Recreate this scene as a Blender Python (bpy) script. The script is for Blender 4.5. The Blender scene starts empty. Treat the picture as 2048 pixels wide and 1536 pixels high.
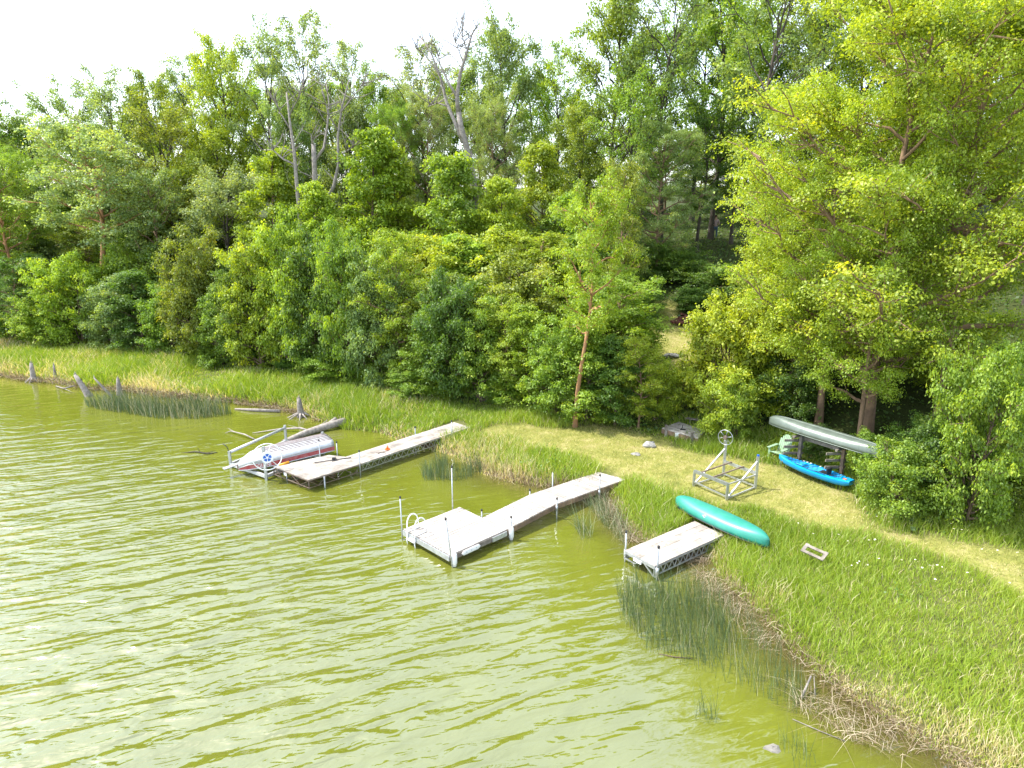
import bpy, math, random
import numpy as np
from mathutils import Vector, Matrix
R = math.radians
random.seed(7)
S = bpy.context.scene
COL = S.collection
# ------------------------------------------------------------------ camera
CAMH, PITCH, FPX = 11.0, R(15), 1365.0      # FPX: focal length in pixels of the 2048 px wide photo
cam_d = bpy.data.cameras.new("Camera"); cam = bpy.data.objects.new("Camera", cam_d); COL.objects.link(cam)
cam.location = (0, 0, CAMH); cam.rotation_euler = (R(90) - PITCH, 0, 0)
cam_d.sensor_width = 36; cam_d.lens = 36 * FPX / 2048; cam_d.clip_end = 3000
S.camera = cam
# ------------------------------------------------------------------ world + sun
SUN_EL, SUN_AZ = R(56), R(-80)              # azimuth of the sun measured clockwise from +y
W = bpy.data.worlds.new("World"); S.world = W; W.use_nodes = True
nt = W.node_tree; nt.nodes.clear()
wo = nt.nodes.new('ShaderNodeOutputWorld'); bg = nt.nodes.new('ShaderNodeBackground'); sky = nt.nodes.new('ShaderNodeTexSky')
sky.sky_type = 'NISHITA'; sky.sun_disc = False; sky.sun_elevation = SUN_EL; sky.sun_rotation = SUN_AZ
sky.air_density = 1.0; sky.dust_density = 2.0; sky.ozone_density = 1.0; sky.altitude = 300
bg.inputs['Strength'].default_value = 0.15
veil = nt.nodes.new('ShaderNodeMix'); veil.data_type = 'RGBA'; veil.blend_type = 'ADD'; veil.inputs[0].default_value = 1.0   # even white added to the sky to brighten reflections and open shadows
veil.inputs[7].default_value = (4.3, 4.5, 4.7, 1); nt.links.new(sky.outputs[0], veil.inputs[6]); nt.links.new(veil.outputs[2], bg.inputs[0]); nt.links.new(bg.outputs[0], wo.inputs[0])
sd = bpy.data.lights.new("Sun", 'SUN'); so = bpy.data.objects.new("Sun", sd); COL.objects.link(so)
sd.energy = 5.0; sd.angle = R(1.0); sd.color = (1.0, .95, .86)
sdir = Vector((math.sin(SUN_AZ) * math.cos(SUN_EL), math.cos(SUN_AZ) * math.cos(SUN_EL), math.sin(SUN_EL)))
so.rotation_euler = sdir.to_track_quat('Z', 'Y').to_euler(); so.location = (-30, 20, 60)
S.view_settings.view_transform = 'Standard'; S.view_settings.look = 'None'; S.view_settings.exposure = 0.93
S.render.engine = 'CYCLES'
S.cycles.max_bounces = 7; S.cycles.transmission_bounces = 4; S.cycles.diffuse_bounces = 4; S.cycles.glossy_bounces = 3
# ------------------------------------------------------------------ pixel -> place helpers
cP, sP = math.cos(PITCH), math.sin(PITCH)
def ray(px, py):
    a = (px - 1024) / FPX; b = (768 - py) / FPX
    return (a, cP + b * sP, -sP + b * cP)
def at(px, py, z=0.0):                      # the point of the level z seen at a pixel
    d = ray(px, py); t = (z - CAMH) / d[2]
    return Vector((d[0] * t, d[1] * t, z))
def atY(px, py, Y):
    d = ray(px, py); t = Y / d[1]
    return Vector((d[0] * t, Y, CAMH + d[2] * t))
# ------------------------------------------------------------------ materials
def newmat(name):
    m = bpy.data.materials.new(name); m.use_nodes = True; n = m.node_tree; n.nodes.clear()
    o = n.nodes.new('ShaderNodeOutputMaterial'); return m, n, o
def N(n, t, **k):
    x = n.nodes.new(t)
    for a, b in k.items():
        if a in x.inputs: x.inputs[a].default_value = b
        else: setattr(x, a, b)
    return x
def ramp(n, stops):
    r = n.nodes.new('ShaderNodeValToRGB'); e = r.color_ramp.elements
    while len(e) < len(stops): e.new(.5)
    for q, (p, c) in zip(e, stops): q.position = p; q.color = (*c, 1)
    return r
def solid(name, col, rough=.6, metal=0.0, var=.12, scale=6.0, col2=None, bump=0.0, coat=0):
    """paint / metal / plastic with a cloudy wear pattern and optional per-piece variation"""
    m, n, o = newmat(name)
    p = N(n, 'ShaderNodeBsdfPrincipled', Roughness=rough, Metallic=metal); p.inputs['Coat Weight'].default_value = coat
    tc = N(n, 'ShaderNodeTexCoord'); nz = N(n, 'ShaderNodeTexNoise', Scale=scale, Detail=6.0, Roughness=.65)
    n.links.new(tc.outputs['Object'], nz.inputs['Vector'])
    c2 = col2 or tuple(max(0, c * (1 - 2.5 * var)) for c in col)
    r = ramp(n, [(.3, c2), (.62, col)]); n.links.new(nz.outputs['Fac'], r.inputs[0])
    at_ = N(n, 'ShaderNodeAttribute', attribute_name='rnd'); mr = N(n, 'ShaderNodeMapRange')
    mr.inputs['To Min'].default_value = 1 - var; mr.inputs['To Max'].default_value = 1 + var
    n.links.new(at_.outputs['Fac'], mr.inputs[0])
    mx = N(n, 'ShaderNodeVectorMath', operation='SCALE'); n.links.new(r.outputs[0], mx.inputs[0]); n.links.new(mr.outputs[0], mx.inputs['Scale'])
    n.links.new(mx.outputs[0], p.inputs['Base Color'])
    if bump:
        b = N(n, 'ShaderNodeBump', Strength=bump, Distance=.02); n.links.new(nz.outputs['Fac'], b.inputs['Height']); n.links.new(b.outputs[0], p.inputs['Normal'])
    n.links.new(p.outputs[0], o.inputs[0]); return m
def woodmat(name, light, dark, stain, sc=1.0, stainpos=.42):
    """weathered boards: fine grain, grey stains, one tone per board"""
    m, n, o = newmat(name)
    p = N(n, 'ShaderNodeBsdfPrincipled', Roughness=.8)
    tc = N(n, 'ShaderNodeTexCoord'); g = N(n, 'ShaderNodeTexNoise', Scale=14.0 * sc, Detail=8.0, Roughness=.7, Distortion=.6)
    s_ = N(n, 'ShaderNodeTexNoise', Scale=1.7 * sc, Detail=7.0, Roughness=.7)
    n.links.new(tc.outputs['Object'], g.inputs[0]); n.links.new(tc.outputs['Object'], s_.inputs[0])
    r = ramp(n, [(.35, dark), (.6, light)]); n.links.new(g.outputs['Fac'], r.inputs[0])
    r2 = ramp(n, [(stainpos, (0, 0, 0)), (stainpos + .22, (1, 1, 1))]); n.links.new(s_.outputs['Fac'], r2.inputs[0])
    mx = N(n, 'ShaderNodeMix', data_type='RGBA'); mx.inputs[6].default_value = (*stain, 1)
    n.links.new(r2.outputs[0], mx.inputs[0]); n.links.new(r.outputs[0], mx.inputs[7])
    a_ = N(n, 'ShaderNodeAttribute', attribute_name='rnd'); mr = N(n, 'ShaderNodeMapRange')
    mr.inputs['To Min'].default_value = .68; mr.inputs['To Max'].default_value = 1.08; n.links.new(a_.outputs['Fac'], mr.inputs[0])
    v = N(n, 'ShaderNodeVectorMath', operation='SCALE'); n.links.new(mx.outputs[2], v.inputs[0]); n.links.new(mr.outputs[0], v.inputs['Scale'])
    n.links.new(v.outputs[0], p.inputs['Base Color'])
    b = N(n, 'ShaderNodeBump', Strength=.35, Distance=.01); n.links.new(g.outputs['Fac'], b.inputs['Height']); n.links.new(b.outputs[0], p.inputs['Normal'])
    n.links.new(p.outputs[0], o.inputs[0]); return m
def leafmat(name, tr=.45, gloss=.03, obj=True, cols=None):
    """thin leaves or blades: diffuse + light passing through; tone differs from leaf to leaf"""
    m, n, o = newmat(name)
    a_ = N(n, 'ShaderNodeAttribute', attribute_name='rnd')
    if obj:
        oi = N(n, 'ShaderNodeObjectInfo'); src = oi.outputs['Color']
        r = ramp(n, [(0, (.50, .60, .85)), (.45, (.9, .95, 1.0)), (.85, (1.2, 1.12, .8)), (1, (1.7, 1.35, 1.0))])
        n.links.new(a_.outputs['Fac'], r.inputs[0])
        mu = N(n, 'ShaderNodeVectorMath', operation='MULTIPLY'); n.links.new(src, mu.inputs[0]); n.links.new(r.outputs[0], mu.inputs[1]); c = mu.outputs[0]
    else:
        r = ramp(n, cols); n.links.new(a_.outputs['Fac'], r.inputs[0]); c = r.outputs[0]
    d = N(n, 'ShaderNodeBsdfDiffuse'); n.links.new(c, d.inputs[0])
    t = N(n, 'ShaderNodeBsdfTranslucent'); tm = N(n, 'ShaderNodeVectorMath', operation='MULTIPLY'); tm.inputs[1].default_value = (1.55, 1.45, .5)
    n.links.new(c, tm.inputs[0]); n.links.new(tm.outputs[0], t.inputs[0])
    mx = N(n, 'ShaderNodeMixShader'); mx.inputs[0].default_value = tr; n.links.new(d.outputs[0], mx.inputs[1]); n.links.new(t.outputs[0], mx.inputs[2])
    g = N(n, 'ShaderNodeBsdfGlossy', Roughness=.55); g.inputs[0].default_value = (1, 1, 1, 1)
    m2 = N(n, 'ShaderNodeMixShader'); m2.inputs[0].default_value = gloss
    n.links.new(mx.outputs[0], m2.inputs[1]); n.links.new(g.outputs[0], m2.inputs[2]); n.links.new(m2.outputs[0], o.inputs[0]); return m
M = {}
M['leaf'] = leafmat('leaf')
M['bark'] = solid('bark', (.17, .115, .075), .9, var=.2, scale=5, col2=(.06, .045, .032), bump=.8)
M['bark_orange'] = solid('bark_orange', (.26, .165, .10), .9, var=.2, scale=4, col2=(.14, .09, .06), bump=.8)
M['bark_red'] = solid('bark_red', (.40, .20, .09), .9, var=.2, scale=4, col2=(.24, .14, .08), bump=.8)
M['bark_dark'] = solid('bark_dark', (.075, .06, .045), .9, var=.2, scale=5, col2=(.03, .026, .02), bump=.8)
M['deadwood'] = solid('deadwood', (.30, .27, .24), .9, var=.2, scale=7, col2=(.13, .11, .1), bump=.9)
M['galv'] = solid('galvanised_steel', (.50, .52, .54), .42, .75, var=.15, scale=9)
M['alu'] = solid('aluminium', (.50, .52, .54), .48, .5, var=.1, scale=5)
M['dull_alu'] = solid('dull_aluminium', (.15, .185, .16), .38, .25, var=.12, scale=3, col2=(.10, .125, .11))
M['rusty'] = solid('rusty_steel', (.20, .16, .13), .7, .3, var=.2, scale=6, col2=(.1, .06, .04))
M['white'] = solid('white_plastic', (.78, .79, .80), .45, var=.06, scale=8)
M['black'] = solid('black_plastic', (.02, .02, .022), .5)
M['blue'] = solid('blue_plastic', (.015, .12, .55), .4)
M['red'] = solid('red_paint', (.34, .035, .04), .45, var=.15, scale=5, col2=(.42, .16, .15))
M['orange'] = solid('orange_plastic', (.75, .16, .02), .5)
M['amber'] = solid('amber_tape', (.75, .33, .01), .5)
M['green_canoe'] = solid('green_canoe_hull', (.018, .19, .145), .42, var=.12, scale=2.2, col2=(.035, .23, .18), coat=.2)
M['kayak'] = solid('blue_kayak_hull', (.0, .27, .60), .35, var=.1, scale=4, col2=(.0, .22, .5), coat=.2)
M['greychair'] = solid('sage_plastic', (.26, .40, .26), .55, var=.08)
M['deck_new'] = woodmat('pale_deck_boards', (.49, .45, .415), (.34, .30, .265), (.31, .28, .25), 1, .32)
M['deck_old'] = woodmat('stained_plywood', (.50, .465, .42), (.38, .34, .30), (.24, .21, .18), 1, .40)
M['timber'] = woodmat('brown_timber', (.38, .25, .16), (.20, .12, .07), (.14, .10, .07), 1, .4)
M['greytimber'] = woodmat('grey_timber', (.36, .32, .28), (.19, .165, .14), (.13, .11, .09), 1, .4)
M['foam'] = solid('grey_foam', (.17, .16, .14), .9, var=.15, scale=6, bump=.6)
M['stone'] = solid('stone', (.30, .29, .28), .9, var=.15, scale=6, bump=.6)
M['brick'] = solid('rust_red_rubble', (.17, .06, .04), .9, var=.3, scale=8)
M['petal'] = solid('white_petals', (.85, .85, .83), .7, var=.03)
M['skin'] = solid('skin', (.45, .27, .2), .6, var=.04); M['jeans'] = solid('denim', (.06, .11, .17), .85)
M['shirt'] = solid('striped_shirt', (.55, .42, .42), .85, var=.2, scale=20, col2=(.35, .2, .2)); M['hair'] = solid('auburn_hair', (.12, .04, .02), .7)
# ------------------------------------------------------------------ object bookkeeping
def tag(o, label=None, cat=None, group=None, kind=None):
    if label: o['label'] = label
    if cat: o['category'] = cat
    if group: o['group'] = group
    if kind: o['kind'] = kind
    return o
def empty(name, loc, label=None, cat=None, group=None, rz=0):
    o = bpy.data.objects.new(name, None); COL.objects.link(o); o.location = loc; o.rotation_euler[2] = rz; o.empty_display_size = .3
    return tag(o, label, cat, group)
def link(name, me, parent=None):
    o = bpy.data.objects.new(name, me); COL.objects.link(o)
    if parent is not None: o.parent = parent
    return o
def npmesh(name, V, F, mats, rnd=None, mi=None, smooth=False):
    """V (n,3), F (m,k) all polygons with k corners"""
    me = bpy.data.meshes.new(name); k = F.shape[1]
    me.vertices.add(len(V)); me.vertices.foreach_set('co', np.ascontiguousarray(V, np.float32).ravel())
    me.loops.add(F.size); me.loops.foreach_set('vertex_index', np.ascontiguousarray(F, np.int32).ravel())
    me.polygons.add(len(F)); me.polygons.foreach_set('loop_start', np.arange(0, F.size, k, dtype=np.int32))
    try: me.polygons.foreach_set('loop_total', np.full(len(F), k, np.int32))
    except Exception: pass
    me.update(calc_edges=True)
    for m in (mats if isinstance(mats, (list, tuple)) else [mats]): me.materials.append(m)
    if mi is not None: me.polygons.foreach_set('material_index', mi.astype(np.int32))
    if rnd is not None:
        a = me.attributes.new('rnd', 'FLOAT', 'FACE'); a.data.foreach_set('value', rnd.astype(np.float32))
    if smooth: me.polygons.foreach_set('use_smooth', np.ones(len(F), bool))
    return me
class MB:
    """collects boxes, bars, tubes and sheets of one part; world coordinates minus the parent's place"""
    def __init__(s, mat): s.v = []; s.f = []; s.r = []; s.mat = mat; s.sm = []
    def face(s, pts, r=None, flip=False):
        b = len(s.v); s.v += [Vector(p) for p in pts]; i = list(range(b, b + len(pts))); s.f.append(i[::-1] if flip else i)
        s.r.append(random.random() if r is None else r); s.sm.append(False)
    def hexa(s, c, r=None):                 # 8 corners: bottom four, top four
        b = len(s.v); s.v += [Vector(p) for p in c]; r = random.random() if r is None else r
        for q in ((3, 2, 1, 0), (4, 5, 6, 7), (0, 1, 5, 4), (1, 2, 6, 5), (2, 3, 7, 6), (3, 0, 4, 7)):
            s.f.append([b + j for j in q]); s.r.append(r); s.sm.append(False)
    def slab(s, quad, t, r=None):           # quad of the top face, t down
        s.hexa([Vector(q) - Vector((0, 0, t)) for q in quad] + [Vector(q) for q in quad], r)
    def box(s, c, ax, ay, az, r=None):      # centre and three half-axis vectors
        c, ax, ay, az = map(Vector, (c, ax, ay, az))
        s.hexa([c - ax - ay - az, c + ax - ay - az, c + ax + ay - az, c - ax + ay - az, c - ax - ay + az, c + ax - ay + az, c + ax + ay + az, c - ax + ay + az], r)
    def bar(s, a, b, w, h=None, up=(0, 0, 1), r=None):
        a, b, up = Vector(a), Vector(b), Vector(up); d = (b - a); L = d.length; d.normalize()
        x = d.cross(up)
        if x.length < 1e-3: x = d.cross(Vector((1, 0, 0)))
        x.normalize(); y = x.cross(d).normalized(); h = h or w
        s.box((a + b) / 2, d * L / 2, x * w / 2, y * h / 2, r)
    def tube(s, pts, rad, k=8, cap=True, r=None, closed=False):
        pts = [Vector(p) for p in pts]; n = len(pts); rad = rad if hasattr(rad, '__len__') else [rad] * n
        b = len(s.v); r = random.random() if r is None else r; x = None
        for i, p in enumerate(pts):
            d = (pts[(i + 1) % n] - pts[i - 1]) if closed else (pts[min(i + 1, n - 1)] - pts[max(i - 1, 0)]); d.normalize()
            if x is None: x = d.cross(Vector((0, 0, 1)));
            if x.length < 1e-3: x = d.cross(Vector((1, 0, 0)))
            x = (x - d * x.dot(d)).normalized(); y = d.cross(x)
            s.v += [p + (x * math.cos(2 * math.pi * j / k) + y * math.sin(2 * math.pi * j / k)) * rad[i] for j in range(k)]
        for i in range(n if closed else n - 1):
            i2 = (i + 1) % n
            for j in range(k):
                j2 = (j + 1) % k; s.f.append([b + i * k + j, b + i * k + j2, b + i2 * k + j2, b + i2 * k + j]); s.r.append(r); s.sm.append(True)
        if cap and not closed:
            s.f.append([b + j for j in range(k)][::-1]); s.f.append([b + (n - 1) * k + j for j in range(k)]); s.r += [r, r]; s.sm += [False, False]
    def grid(s, rows, r=None, smooth=True, closed=False):   # rows of points -> surface
        b = len(s.v); m = len(rows[0]); r = random.random() if r is None else r
        for row in rows: s.v += [Vector(p) for p in row]
        for i in range(len(rows) - 1):
            for j in range(m if closed else m - 1):
                j2 = (j + 1) % m; s.f.append([b + i * m + j, b + i * m + j2, b + (i + 1) * m + j2, b + (i + 1) * m + j]); s.r.append(r); s.sm.append(smooth)
    def build(s, name, parent=None, label=None, solidify=0):
        off = parent_world(parent) if parent is not None else Vector((0, 0, 0))
        me = bpy.data.meshes.new(name); me.from_pydata([tuple(p - off) for p in s.v], [], s.f)
        me.materials.append(s.mat); a = me.attributes.new('rnd', 'FLOAT', 'FACE'); a.data.foreach_set('value', s.r)
        me.polygons.foreach_set('use_smooth', s.sm); me.update()
        o = link(name, me, parent)
        if solidify: md = o.modifiers.new('thick', 'SOLIDIFY'); md.thickness = solidify; md.offset = 0
        if label: o['label'] = label
        return o
def parent_world(o):
    v = Vector((0, 0, 0))
    while o is not None: v = v + Vector(o.location); o = o.parent
    return v
# ------------------------------------------------------------------ terrain
shore_px = [(0, 750), (60, 762), (120, 765), (165, 775), (200, 780), (260, 783), (340, 795), (450, 803), (560, 818), (612, 832), (640, 840), (690, 858), (760, 866), (820, 885), (870, 902), (905, 912), (925, 925),
            (960, 948), (1010, 960), (1060, 968), (1120, 974), (1180, 978), (1215, 985), (1232, 1010), (1250, 1045), (1300, 1085), (1380, 1105), (1420, 1118), (1440, 1150), (1470, 1185), (1520, 1225), (1545, 1255), (1600, 1320), (1700, 1400), (1800, 1462), (1900, 1520), (2020, 1590)]
tree_px = [(0, 686), (200, 696), (330, 705), (400, 722), (520, 738), (620, 755), (700, 765), (790, 780), (850, 795), (960, 800), (1060, 815), (1150, 838), (1240, 850), (1300, 852), (1360, 862), (1450, 885), (1540, 905), (1640, 935), (1720, 985), (1800, 1035), (1900, 1050), (2048, 1062)]
SH = [tuple(at(*p)[:2]) for p in shore_px]; SH = [(-150, 62), (-70, 50), (-44, 45.5)] + SH + [(13, 6), (20, -8), (30, -40)]
TL = [tuple(at(*p, .5)[:2]) for p in tree_px]; TL = [(-160, 90), (-80, 64), (-52, 55)] + TL + [(24, 18), (34, 8), (60, -30)]
def dist_poly(P, X, Y):
    best = np.full(X.shape, 1e9)
    for (x0, y0), (x1, y1) in zip(P[:-1], P[1:]):
        dx, dy = x1 - x0, y1 - y0; t = np.clip(((X - x0) * dx + (Y - y0) * dy) / (dx * dx + dy * dy), 0, 1)
        best = np.minimum(best, np.hypot(X - x0 - t * dx, Y - y0 - t * dy))
    return best
def inside(P, X, Y):
    P = P + [(400, -60), (400, 500), (-400, 500), (-400, P[0][1])]; r = np.zeros(X.shape, bool); n = len(P)
    for i in range(n):
        x0, y0 = P[i]; x1, y1 = P[(i + 1) % n]
        if y0 == y1: continue
        r ^= ((y0 > Y) != (y1 > Y)) & (X < (x1 - x0) * (Y - y0) / (y1 - y0) + x0)
    return r
def sdist(P, X, Y): return np.where(inside(P, X, Y), 1, -1) * dist_poly(P, X, Y)
rs = np.random.default_rng(3)
_waves = [(rs.normal(size=2) / l, rs.uniform(0, 6.28), a) for l, a in ((9, .5), (5, .35), (3, .25), (1.6, .16), (.8, .1), (.45, .07)) for _ in range(3)]
def lump(X, Y):
    z = np.zeros(X.shape)
    for k, ph, a in _waves: z += a * np.sin(k[0] * X + k[1] * Y + ph)
    return z / 2.2
def terrain(X, Y):
    ds = sdist(SH, X, Y) + .25 * lump(X * 3, Y * 3); dt = sdist(TL, X, Y)
    land = .26 * (1 - np.exp(-np.maximum(ds, 0) / .5)) + .022 * np.maximum(ds, 0)
    t = np.maximum(dt, 0); hill = 9.6 * (1 - np.exp(-(t / 22) ** 1.25 * 1.25))
    # the mown track climbing beside the wood is a little dug in
    z = land + hill + lump(X, Y) * (.05 + .25 * np.clip(dt / 6, 0, 1))
    return np.where(ds < 0, np.maximum(ds * .25, -1.2) - .04, z)
def tz(x, y): return float(terrain(np.array([float(x)]), np.array([float(y)]))[0])
def land_pt(px, py):                        # the ground seen at a pixel
    z = .3
    for _ in range(60):
        p = at(px, py, z) if z < CAMH - .3 else p; z = .7 * z + .3 * max(tz(p.x, p.y), 0)
    return Vector((p.x, p.y, max(tz(p.x, p.y), 0)))
def axis(parts):
    o = []
    for a, b, st in parts: o += list(np.arange(a, b, st))
    return np.array(o)
xs = axis([(-400, -120, 20), (-120, -60, 4), (-60, -20, .6), (-20, 24, .22), (24, 60, 1), (60, 120, 4), (120, 420, 20)])
ys = axis([(-60, 4, 4), (4, 10, .6), (10, 42, .22), (42, 70, .6), (70, 130, 3), (130, 500, 20)])
GX, GY = np.meshgrid(xs, ys); GZ = terrain(GX, GY)
nx, ny = len(xs), len(ys)
idx = np.arange(nx * ny).reshape(ny, nx)
GF = np.stack([idx[:-1, :-1], idx[:-1, 1:], idx[1:, 1:], idx[1:, :-1]], -1).reshape(-1, 4)
lawn_poly = [at(*p, .4)[:2] for p in ((930, 868), (1000, 842), (1120, 852), (1190, 850), (1260, 858), (1330, 880), (1420, 905), (1520, 925), (1620, 952), (1700, 990), (1780, 1050), (1900, 1085), (2060, 1110), (2060, 1195), (1960, 1150), (1830, 1110), (1700, 1080), (1600, 1060), (1500, 1010), (1440, 1010), (1360, 985), (1290, 962), (1240, 950), (1180, 912), (1090, 890), (1000, 872))]
path_line = [land_pt(*p)[:2] for p in ((1420, 745), (1370, 700), (1325, 680), (1295, 660), (1290, 630))]
def in_poly(P, X, Y):
    r = np.zeros(X.shape, bool); n = len(P)
    for i in range(n):
        x0, y0 = P[i]; x1, y1 = P[(i + 1) % n]
        if y0 == y1: continue
        r ^= ((y0 > Y) != (y1 > Y)) & (X < (x1 - x0) * (Y - y0) / (y1 - y0) + x0)
    return r
def lawn_amt(X, Y):
    d = dist_poly(lawn_poly + [lawn_poly[0]], X, Y); a = np.where(in_poly(lawn_poly, X, Y), d, -d)
    pth = 2.5 - dist_poly(path_line, X, Y)
    return np.clip((np.maximum(a, pth) + 1.0 * lump(X * 2.2, Y * 2.2) * .6 + .35 * lump(X * 6, Y * 6)) / .7 + .5, 0, 1)
def zones(X, Y):
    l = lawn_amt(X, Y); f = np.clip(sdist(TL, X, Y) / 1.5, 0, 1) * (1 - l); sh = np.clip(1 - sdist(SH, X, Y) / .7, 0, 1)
    return np.stack([l, f, sh, np.ones_like(l)], -1)
m, n, o = newmat('ground_soil_and_grass'); M['ground'] = m
p = N(n, 'ShaderNodeBsdfPrincipled', Roughness=.95); p.inputs['Specular IOR Level'].default_value = .1
za = N(n, 'ShaderNodeAttribute', attribute_name='zone'); sp = N(n, 'ShaderNodeSeparateColor'); n.links.new(za.outputs['Color'], sp.inputs[0])
tc = N(n, 'ShaderNodeTexCoord'); n1 = N(n, 'ShaderNodeTexNoise', Scale=1.1, Detail=8.0, Roughness=.7); n2 = N(n, 'ShaderNodeTexNoise', Scale=18.0, Detail=4.0)
n.links.new(tc.outputs['Object'], n1.inputs[0]); n.links.new(tc.outputs['Object'], n2.inputs[0])
c0 = ramp(n, [(.35, (.06, .075, .02)), (.65, (.13, .13, .05))]); n.links.new(n1.outputs[0], c0.inputs[0])
c1 = ramp(n, [(.3, (.10, .12, .03)), (.5, (.22, .22, .06)), (.68, (.34, .29, .14))]); n.links.new(n1.outputs[0], c1.inputs[0])
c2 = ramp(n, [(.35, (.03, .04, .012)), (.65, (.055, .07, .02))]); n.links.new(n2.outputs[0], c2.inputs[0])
def mixc(a, b, f):
    x = N(n, 'ShaderNodeMix', data_type='RGBA'); n.links.new(f, x.inputs[0]); n.links.new(a, x.inputs[6]); n.links.new(b, x.inputs[7]); return x.outputs[2]
c3 = N(n, 'ShaderNodeRGB'); c3.outputs[0].default_value = (.10, .07, .04, 1)
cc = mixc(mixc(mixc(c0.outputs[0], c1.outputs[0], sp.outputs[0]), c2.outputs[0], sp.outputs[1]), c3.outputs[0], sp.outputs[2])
n.links.new(cc, p.inputs['Base Color']); bmp = N(n, 'ShaderNodeBump', Strength=.6, Distance=.05); n.links.new(n2.outputs[0], bmp.inputs['Height']); n.links.new(bmp.outputs[0], p.inputs['Normal'])
n.links.new(p.outputs[0], o.inputs[0])
me = npmesh('ground', np.stack([GX, GY, GZ], -1).reshape(-1, 3), GF, m, smooth=True)
a = me.color_attributes.new('zone', 'FLOAT_COLOR', 'POINT'); a.data.foreach_set('color', zones(GX, GY).astype(np.float32).ravel())
tag(link('ground', me), kind='structure')
# ------------------------------------------------------------------ water
m, n, o = newmat('green_lake_water'); M['water'] = m
p = N(n, 'ShaderNodeBsdfPrincipled', Roughness=.06, IOR=1.8); p.inputs['Specular IOR Level'].default_value = 1.0
sa = N(n, 'ShaderNodeAttribute', attribute_name='shallow')
tc = N(n, 'ShaderNodeTexCoord')
cn = N(n, 'ShaderNodeTexNoise', Scale=.5, Detail=5.0); n.links.new(tc.outputs['Object'], cn.inputs[0])
ca = ramp(n, [(.3, (.098, .110, .011)), (.7, (.118, .130, .017))]); n.links.new(cn.outputs[0], ca.inputs[0])
cb = N(n, 'ShaderNodeMix', data_type='RGBA'); cb.inputs[7].default_value = (.06, .05, .016, 1)
n.links.new(sa.outputs['Fac'], cb.inputs[0]); n.links.new(ca.outputs[0], cb.inputs[6]); n.links.new(cb.outputs[2], p.inputs['Base Color'])
# wind ripples: long crests running to the upper right of the picture, broken by finer chop; calm patches towards the bank
def wav(rot, sc, scale, detail, dist):
    mp = N(n, 'ShaderNodeMapping'); mp.vector_type = 'TEXTURE'; mp.inputs['Rotation'].default_value = (0, 0, rot); mp.inputs['Scale'].default_value = [1 / s_ for s_ in sc]
    n.links.new(tc.outputs['Object'], mp.inputs[0]); q = N(n, 'ShaderNodeTexNoise', Scale=scale, Detail=detail, Roughness=.45, Distortion=dist); n.links.new(mp.outputs[0], q.inputs[0]); return q.outputs['Fac']
w1 = wav(R(24), (.30, 1.2, 1), 1.5, 1.2, .6); w2 = wav(R(14), (.35, 1.1, 1), 3.6, 2.0, .6); w3 = wav(R(40), (.5, 1, 1), 9.0, 1.5, .3)
ad = N(n, 'ShaderNodeMath', operation='MULTIPLY_ADD'); n.links.new(w2, ad.inputs[0]); ad.inputs[1].default_value = .36; n.links.new(w1, ad.inputs[2])
ad2 = N(n, 'ShaderNodeMath', operation='MULTIPLY_ADD'); n.links.new(w3, ad2.inputs[0]); ad2.inputs[1].default_value = .07; n.links.new(ad.outputs[0], ad2.inputs[2])
am = N(n, 'ShaderNodeAttribute', attribute_name='wind')
mm = N(n, 'ShaderNodeMath', operation='MULTIPLY'); n.links.new(ad2.outputs[0], mm.inputs[0]); n.links.new(am.outputs['Fac'], mm.inputs[1])
bmp = N(n, 'ShaderNodeBump', Strength=1.0, Distance=.21); n.links.new(mm.outputs[0], bmp.inputs['Height']); n.links.new(bmp.outputs[0], p.inputs['Normal'])
n.links.new(p.outputs[0], o.inputs[0])
wx = axis([(-500, -120, 20), (-120, -50, 3), (-50, 20, .6), (20, 60, 5), (60, 500, 20)]); wy = axis([(-200, 0, 10), (0, 55, .6), (55, 90, 3), (90, 400, 20)])
WX, WY = np.meshgrid(wx, wy); ii = np.arange(WX.size).reshape(WX.shape)
me = npmesh('water', np.stack([WX, WY, np.zeros_like(WX)], -1).reshape(-1, 3), np.stack([ii[:-1, :-1], ii[:-1, 1:], ii[1:, 1:], ii[1:, :-1]], -1).reshape(-1, 4), m, smooth=True)
wds = -sdist(SH, WX, WY)
near = np.clip(1 - (wds - .2) / 1.6, 0, 1) * np.clip((WX + 8) / 10, .25, 1)
a = me.attributes.new('shallow', 'FLOAT', 'POINT'); a.data.foreach_set('value', near.astype(np.float32).ravel())
windv = np.clip(.12 + (np.maximum(wds, 0) / 13) ** 1.4, .14, 1) * np.clip(1.1 - (WY - 16) / 80, .6, 1)
a = me.attributes.new('wind', 'FLOAT', 'POINT'); a.data.foreach_set('value', windv.astype(np.float32).ravel())
tag(link('water', me), kind='structure')
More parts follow.
